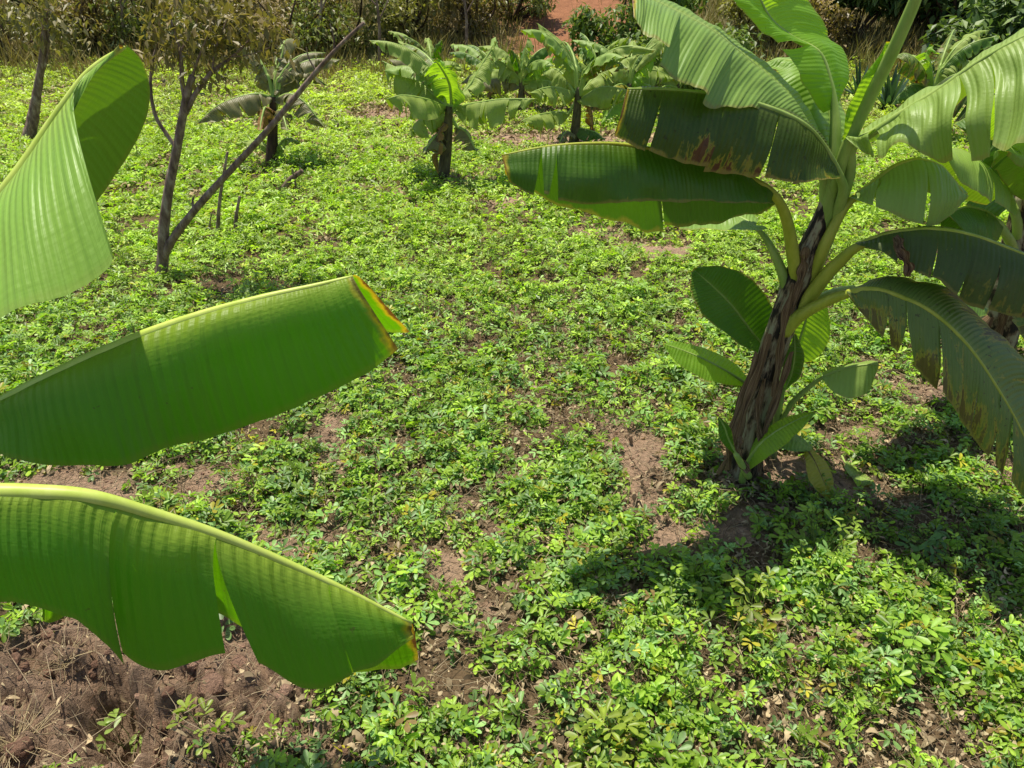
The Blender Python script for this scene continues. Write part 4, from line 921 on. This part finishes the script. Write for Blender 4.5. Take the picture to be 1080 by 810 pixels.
for (bp, tps, r_, lab) in [((228, 250), [(232, 210), (240, 160)], .013, 'tall thin stick standing upright right of the bare sapling'),
                           ((247, 250), [(249, 230), (253, 207)], .014, 'short broken stick beside the tall thin one'),
                           ((222, 250), [(221, 240), (223, 225)], .006, 'shortest twig stub left of the tall stick'),
                           ((313, 205), [(312, 195), (308, 178)], .010, 'thin stub next to the leaning broken branch'),
                           ((356, 140), [(356, 135), (357, 130)], .015, 'tiny stub standing alone beyond the slanting limb')]:
    b_ = ghit(*bp); e_ = empty('wooden_stake', b_, lab, 'stick')
    tubes('shaft', [([b_-[0, 0, .03]]+[P(x_, y_, b_[1]) for x_, y_ in tps], r_, r_*.6)], M['bark'], e_, .25)
b_ = ghit(294, 202); e_ = empty('fallen_branch', b_, 'broken branch leaning out of the crop behind the sapling', 'branch')
tubes('limb', [([b_-[0, 0, .02], P(306, 190, b_[1]), P(319, 180, b_[1])], .028, .018)], M['bark'], e_, .2)
tubes('twig', [([b_, P(288, 192, b_[1]), P(290, 184, b_[1])], .01, .004)], M['bark'], e_, .2)

# ---------------- dry grass on the slope, weeds at the field edge
def blade_tmpl(bend):
    return np.array([[-.5, 0, 0], [.5, 0, 0], [-.4, bend*.25, .5], [.4, bend*.25, .5], [0, bend, 1.]]), [np.array([[0, 1, 3, 2]]), np.array([[2, 3, 4]])]
def grass(name, label, n, y0, y1, xw, h, w, c0, c1, dens, seed):
    x = (RNG.random(n)*2-1)*xw; y = y0+(y1-y0)*RNG.random(n)
    k = RNG.random(n) < dens(x, y); x, y = x[k], y[k]; n = len(x)
    clump = fbm(x*2.2, y*2.2, seed, 2)
    pos = np.stack([x, y, terrain(x, y)-.01], -1); R_ = rotmats(RNG.random(n)*2*PI, np.abs(RNG.normal(.1, .22, n)), RNG.random(n)*2*PI)
    hh = h*(.25+.9*RNG.random(n))*(.15+1.6*clump)*(.35+.65*sstep(y0, y0+1.6, y)); sc = np.stack([w*(.6+.8*RNG.random(n)), hh, hh], -1)
    a = np.clip(fbm(x*.9, y*.9, seed+5, 3)[:, None]*1.6-.3+.35*RNG.normal(0, 1, (n, 1))*.5, 0, 1)
    tint = np.array(c0)*(1-a)+np.array(c1)*a; parts = []
    ch = RNG.integers(0, 3, n)
    for j, b_ in enumerate((.15, .4, .7)):
        m = ch == j; parts.append(scatter(blade_tmpl(b_), pos[m], R_[m], sc[m], tint[m]))
    V_, F_, T_ = joinsc(parts); o_ = link(name, npmesh(name, V_, F_, tint=T_, smooth=False), M['grass']); tag(o_, label, 'grass', kind='stuff')
od = lambda x, y: 1-.985*np.clip(np.exp(-(((x-oc[0]+.25)/1.1)**2+((y-oc[1]+.2)/3.4)**2))*1.8, 0, 1)
grass('slope_grass', 'dry olive brown grass covering the slope behind the field', 170000, 10.8, 24, 17, .36, .016, (.19, .20, .05), (.31, .23, .09), od, 5)
grass('field_weeds', 'yellow green grassy weeds at the back of the field', 70000, 6.5, 12.2, 9.5, .12, .010, (.20, .30, .05), (.42, .38, .12), lambda x, y: .55*sstep(6.5, 10, y)+0*x, 9)

grass('sparse_grass', 'sparse thin grass blades among the groundnut plants', 9000, .8, 6.6, 5.5, .10, .005, (.20, .30, .05), (.45, .42, .16), lambda x, y: .5*(np.abs(x) < .75*y+.5)*(cover(x, y) > .15), 15)
n = 100000; x = (RNG.random(n)*2-1)*9; y = 5.5+6.5*RNG.random(n)
k = (np.abs(x) < .75*y+1); x, y = x[k], y[k]; c = cover(x, y); k = RNG.random(len(x)) < (.2+.8*np.exp(-((c-.45)/.3)**2)); x, y = x[k], y[k]; n = len(x)
a = RNG.random((n, 1)); V, F, T = scatter(curl_tmpl(1, .22, .5), np.stack([x, y, terrain(x, y)+.01+.03*RNG.random(n)], -1), rotmats(RNG.random(n)*2*PI, RNG.normal(0, .6, n), RNG.random(n)*2*PI), .03+.04*RNG.random(n), np.array([.14, .09, .05])*(1-a)+np.array([.52, .40, .22])*a)
o = link('dry_field_litter', npmesh('dry_field_litter', V, F, tint=T), M['litter']); tag(o, 'dry brown litter over the back of the field', 'leaf litter', kind='stuff')

# ---------------- shrubs and trees on the slope
def oval_tmpl():
    return np.array([[0, 0, 0], [.35, .24, .04], [.75, .2, 0], [1, 0, -.08], [.75, -.2, 0], [.35, -.24, .04]]), [np.array([[0, 1, 4, 5][:4], [1, 2, 3, 4]]), ]
OV = (np.array([[0, 0, 0], [.4, .25, .05], [1, 0, -.08], [.4, -.25, .05]]), [np.array([[0, 3, 2, 1]])])
def shrub(name, px, py, w, h, nleaf, size, c0, c1, label, cat, seed, Yoff=0, trunk_h=.25, lobes=14, upright=False, group=None):
    b_ = ghit(px, py)
    if Yoff: b_ = np.array([b_[0]*(1+Yoff/b_[1]), b_[1]+Yoff, 0]); b_[2] = float(terrain(b_[0], b_[1]))
    r = np.random.default_rng(seed); o_ = empty(name, b_, label, cat, group)
    C_ = []; specs = []
    for i in range(lobes):
        a = r.random()*2*PI; q = math.sqrt(r.random()); zz = h*(trunk_h+(1-trunk_h)*r.random()*(1-.45*q*q))
        c_ = b_+np.array([w/2*q*math.cos(a), w/2*q*math.sin(a)*.8, zz]); C_.append(c_)
        specs.append(([b_-[0, 0, .05], b_*.5+c_*.5+r.normal(0, .06*w, 3)*[1, 1, 0], c_], .012+.012*h, .005))
    tubes('trunk', specs, M['dkbark'], o_, .15, 6)
    C_ = np.array(C_); ci = r.integers(0, lobes, nleaf); lr = w*(.14+.12*r.random(lobes))
    d = unit(r.normal(0, 1, (nleaf, 3)))*(r.random((nleaf, 1))**.45); pos = C_[ci]+d*lr[ci][:, None]*np.array([1, 1, .75])
    yaw = r.random(nleaf)*2*PI; R_ = rotmats(yaw, r.normal(.5, .5, nleaf), yaw)
    a = np.clip(.5+.5*r.normal(0, .6, (nleaf, 1))+.2*d[:, 2:3], 0, 1); tint = np.array(c0)*(1-a)+np.array(c1)*a
    tint = tint*(.7+.6*r.random((lobes, 1)))[ci]
    V_, F_, T_ = scatter(OV, pos, R_, size*(.6+.8*r.random(nleaf)), tint)
    link('crown', npmesh('crown', local(V_, o_), F_, tint=T_, smooth=False), M['brush'], o_)
    return o_
shrub('shrub', 668, 92, 1.5, 1.45, 5200, .10, (.10, .18, .03), (.26, .33, .07), 'tall light green bush beside the orange bare soil', 'bush', 101)
shrub('shrub', 722, 110, 1.5, .9, 3200, .09, (.09, .16, .03), (.22, .28, .06), 'lower green bush behind the long left leaves of the main plant', 'bush', 102)
dk0, dk1 = (.05, .10, .03), (.21, .29, .09)
for i, (px, py, w, h, lab) in enumerate([(1010, 62, 2.6, 2.4, 'large dark leafy tree at the upper right'), (1075, 70, 2.6, 2.2, 'dark leafy tree cut by the right edge'),
        (950, 48, 1.8, 1.6, 'dark bush behind the rolled leaf'), (1045, 95, 1.8, 1.2, 'dark low bush in front of the leafy trees'), (900, 42, 1.6, 1.3, 'olive bush above the crown of the main plant')]):
    shrub('leafy_tree', px, py, w, h, 3600, .15, dk0, dk1, lab, 'tree', 110+i, .6*(i < 3))
bcol = [((.17, .17, .05), (.30, .27, .08)), ((.20, .16, .06), (.34, .24, .10)), ((.15, .18, .045), (.26, .28, .08))]
bl = [(20, 72, 1.8, 1.3, 'olive brush mound left of the dark thin trunk'), (100, 62, 1.6, 1.1, 'brush behind the tip of the upper leaf'), (165, 60, 1.7, 1.5, 'brush behind the top of the bare sapling'),
      (235, 62, 1.6, 1.2, 'reddish brush between the sapling and the dark banana plant'), (300, 66, 1.8, 1.3, 'brush right above the dark banana plant'), (370, 60, 1.6, 1.2, 'brush at the tip of the slanting limb'),
      (430, 50, 1.7, 1.4, 'brush above the lone mid field banana plant'), (500, 46, 1.6, 1.3, 'brush left of the orange bare soil'), (540, 30, 1.4, 1.2, 'brush touching the orange soil on its left'),
      (780, 52, 1.5, .9, 'brown brush behind the tall lime leaf'), (840, 60, 1.4, .8, 'brown brush behind the crown leaves'), (60, 30, 2.0, 1.8, 'tall brush high on the slope at the far left'),
      (200, 20, 2.0, 1.6, 'tall brush high on the slope above the sapling'), (340, 20, 2.0, 1.6, 'tall brush high on the slope above the limb tip'), (460, 12, 2.0, 1.5, 'tall brush high on the slope left of centre')]
for i, (px, py, w, h, lab) in enumerate(bl):
    c0, c1 = bcol[i % 3]; shrub('brush_shrub', px, py, w, h, 2300, .085, c0, c1, lab, 'bush', 200+i, .4, .1)
# thin leafless saplings on the slope
for i, (px, py, tx, ty, lab) in enumerate([(80, 55, 86, -40, 'thin sapling trunk above the upper leaf'), (400, 70, 392, -30, 'thin sapling trunk left of the lone banana plant'), (130, 60, 120, -40, 'thin sapling trunk behind the upper leaf tip'),
        (330, 62, 340, -40, 'thin sapling trunk above the dark banana plant'), (492, 58, 484, -30, 'thin sapling trunk near the orange soil')]):
    b_ = ghit(px, py); e_ = empty('thin_sapling', b_, lab, 'tree')
    tp_ = P(tx, ty, b_[1]); md = (b_+tp_)/2+np.array([.05, 0, 0])
    tubes('trunk', [([b_-[0, 0, .05], md, tp_], .03, .012)], M['bark'], e_)
    tubes('branch', [([md, md+[.15, 0, .25], md+[.22, .1, .5]], .014, .005)], M['bark'], e_)
    tubes('branch', [([md+(tp_-md)*.3, md+(tp_-md)*.5+[-.2, 0, .1], md+(tp_-md)*.8+[-.3, .05, .1]], .012, .005)], M['bark'], e_)
# spiky rosettes
def rosette(px, py, n, L, label, seed):
    b_ = ghit(px, py); e_ = empty('spiky_plant', b_, label, 'plant'); r = random.Random(seed); parts = []
    for i in range(n):
        a = r.uniform(0, 2*PI); el = r.uniform(.35, 1.4); l_ = L*r.uniform(.7, 1.1); d = np.array([math.cos(a)*math.cos(el), math.sin(a)*math.cos(el), math.sin(el)])
        s_ = np.array([-math.sin(a), math.cos(a), 0]); vs = []
        for t in np.linspace(0, 1, 7):
            c_ = b_+d*l_*t-np.array([0, 0, .25*l_*t*t*math.cos(el)]); w_ = .028*math.sin(PI*(.25+.75*t))**.8 if t < 1 else .001
            vs += [c_-s_*w_+[0, 0, w_*.4], c_, c_+s_*w_+[0, 0, w_*.4]]
        ix = np.arange(21).reshape(7, 3); f_ = np.stack([ix[:-1, :-1], ix[1:, :-1], ix[1:, 1:], ix[:-1, 1:]], -1).reshape(-1, 4)
        parts.append((np.array(vs), [f_], np.zeros((21, 2))))
    V_, F_, uv = merge(parts); me = npmesh('leaves', local(V_, e_), F_, uv=uv, tint=np.tile([.05, .10, .05], (len(V_), 1)))
    link('leaves', me, M['brush'], e_)
rosette(935, 118, 34, .55, 'dark spiky rosette plant right of the rolled leaf', 1)
rosette(905, 105, 28, .5, 'dark spiky rosette plant left of the rolled leaf', 2)
rosette(968, 112, 24, .45, 'dark spiky rosette plant below the right leaf', 3)

# ---------------- individual small plants that stand out in the foreground
def sprig(px, py, n, H, size, label, name='groundnut_plant', cat='plant', seed=0, spread=.06, tintc=(.16, .27, .045)):
    b_ = ghit(px, py); e_ = empty(name, b_, label, cat); r = np.random.default_rng(seed)
    az = r.random(n)*2*PI; q = np.sqrt(r.random(n)); z = H*(.35+.65*r.random(n))*(1-.3*q)
    pos = b_+np.stack([spread*q*np.cos(az), spread*q*np.sin(az), z], -1)
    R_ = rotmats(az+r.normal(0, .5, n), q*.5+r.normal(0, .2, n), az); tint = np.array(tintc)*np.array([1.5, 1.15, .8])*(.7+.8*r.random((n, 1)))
    ps = []
    for j in range(6):
        m = (np.arange(n) % 6) == j
        if m.any(): ps.append(scatter(TH[j], pos[m], R_[m], size*(.7+.5*r.random(m.sum())), tint[m]))
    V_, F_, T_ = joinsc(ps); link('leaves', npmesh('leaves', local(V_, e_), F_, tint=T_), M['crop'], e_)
    A_ = np.tile(b_-[0, 0, .01], (n, 1))+r.normal(0, .006, (n, 3)); V_, F_, T_ = ribbon_stems(A_, pos, .0018, np.tile([.16, .20, .06], (n, 1)))
    link('stems', npmesh('stems', local(V_, e_), F_, tint=T_), M['grass'], e_)
sprig(862, 590, 14, .22, .030, 'tall groundnut sprig catching sun in the shade of the main plant', seed=1, spread=.09, tintc=(.16, .30, .06))
sprig(790, 650, 14, .17, .034, 'bright groundnut tuft below the shaded patch', seed=2)
sprig(640, 800, 18, .14, .032, 'groundnut tuft at the bottom edge right of centre', seed=3)
sprig(138, 790, 6, .11, .030, 'lone broad leaved seedling at the edge of the hole in the soil', name='seedling', seed=4, tintc=(.15, .27, .08), spread=.04)
sprig(215, 772, 8, .06, .026, 'small groundnut plant right of the lone seedling', seed=5)
sprig(950, 700, 16, .17, .034, 'dense groundnut tuft near the lower right corner', seed=6, tintc=(.14, .30, .05))
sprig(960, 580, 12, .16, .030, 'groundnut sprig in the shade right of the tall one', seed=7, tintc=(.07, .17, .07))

def tuft(px, py, n, L, label, seed):
    b_ = ghit(px, py); e_ = empty('dry_grass_tuft', b_, label, 'grass tuft'); r = np.random.default_rng(seed)
    az = r.random(n)*2*PI; el = .15+.9*r.random(n); l_ = L*(.4+.7*r.random(n))
    A_ = np.tile(b_, (n, 1))+r.normal(0, .012, (n, 3))*[1, 1, .2]
    B_ = A_+np.stack([l_*np.cos(az)*np.cos(el), l_*np.sin(az)*np.cos(el), l_*np.sin(el)*.6], -1)
    V_, F_, T_ = ribbon_stems(A_, B_, .0012, np.array([.46, .36, .20])*(.6+.6*r.random((n, 1)))); link('blades', npmesh('blades', local(V_, e_), F_, tint=T_), M['litter'], e_)
tuft(14, 785, 60, .16, 'pale dry grass tuft in the lower left corner', 1)
tuft(70, 700, 22, .12, 'sparse dry straws on the dug soil under the lowest leaf', 2)

# ------------------------------------------------------------------ light
sd = Vector((-.17, .23, 1.0)).normalized()
el = math.asin(sd.z); azm = math.atan2(sd.x, sd.y)
sun = bpy.data.lights.new('sun', 'SUN'); so = bpy.data.objects.new('sun', sun); col.objects.link(so)
sun.energy = 6.0; sun.angle = math.radians(.53); sun.color = (1, .94, .80)
so.rotation_euler = sd.to_track_quat('Z', 'Y').to_euler(); so.location = (0, 0, 20)
w = bpy.data.worlds.new('World'); bpy.context.scene.world = w; w.use_nodes = True
nt = w.node_tree; sky = nt.nodes.new('ShaderNodeTexSky'); sky.sky_type = 'NISHITA'; sky.sun_disc = False
sky.sun_elevation = el; sky.sun_rotation = azm
bg = nt.nodes['Background']; nt.links.new(sky.outputs[0], bg.inputs[0]); bg.inputs[1].default_value = .14
sc = bpy.context.scene
sc.view_settings.view_transform = 'Standard'; sc.view_settings.look = 'None'; sc.view_settings.exposure = 0
sc.cycles.max_bounces = 6; sc.cycles.transparent_max_bounces = 8; sc.cycles.use_denoising = True
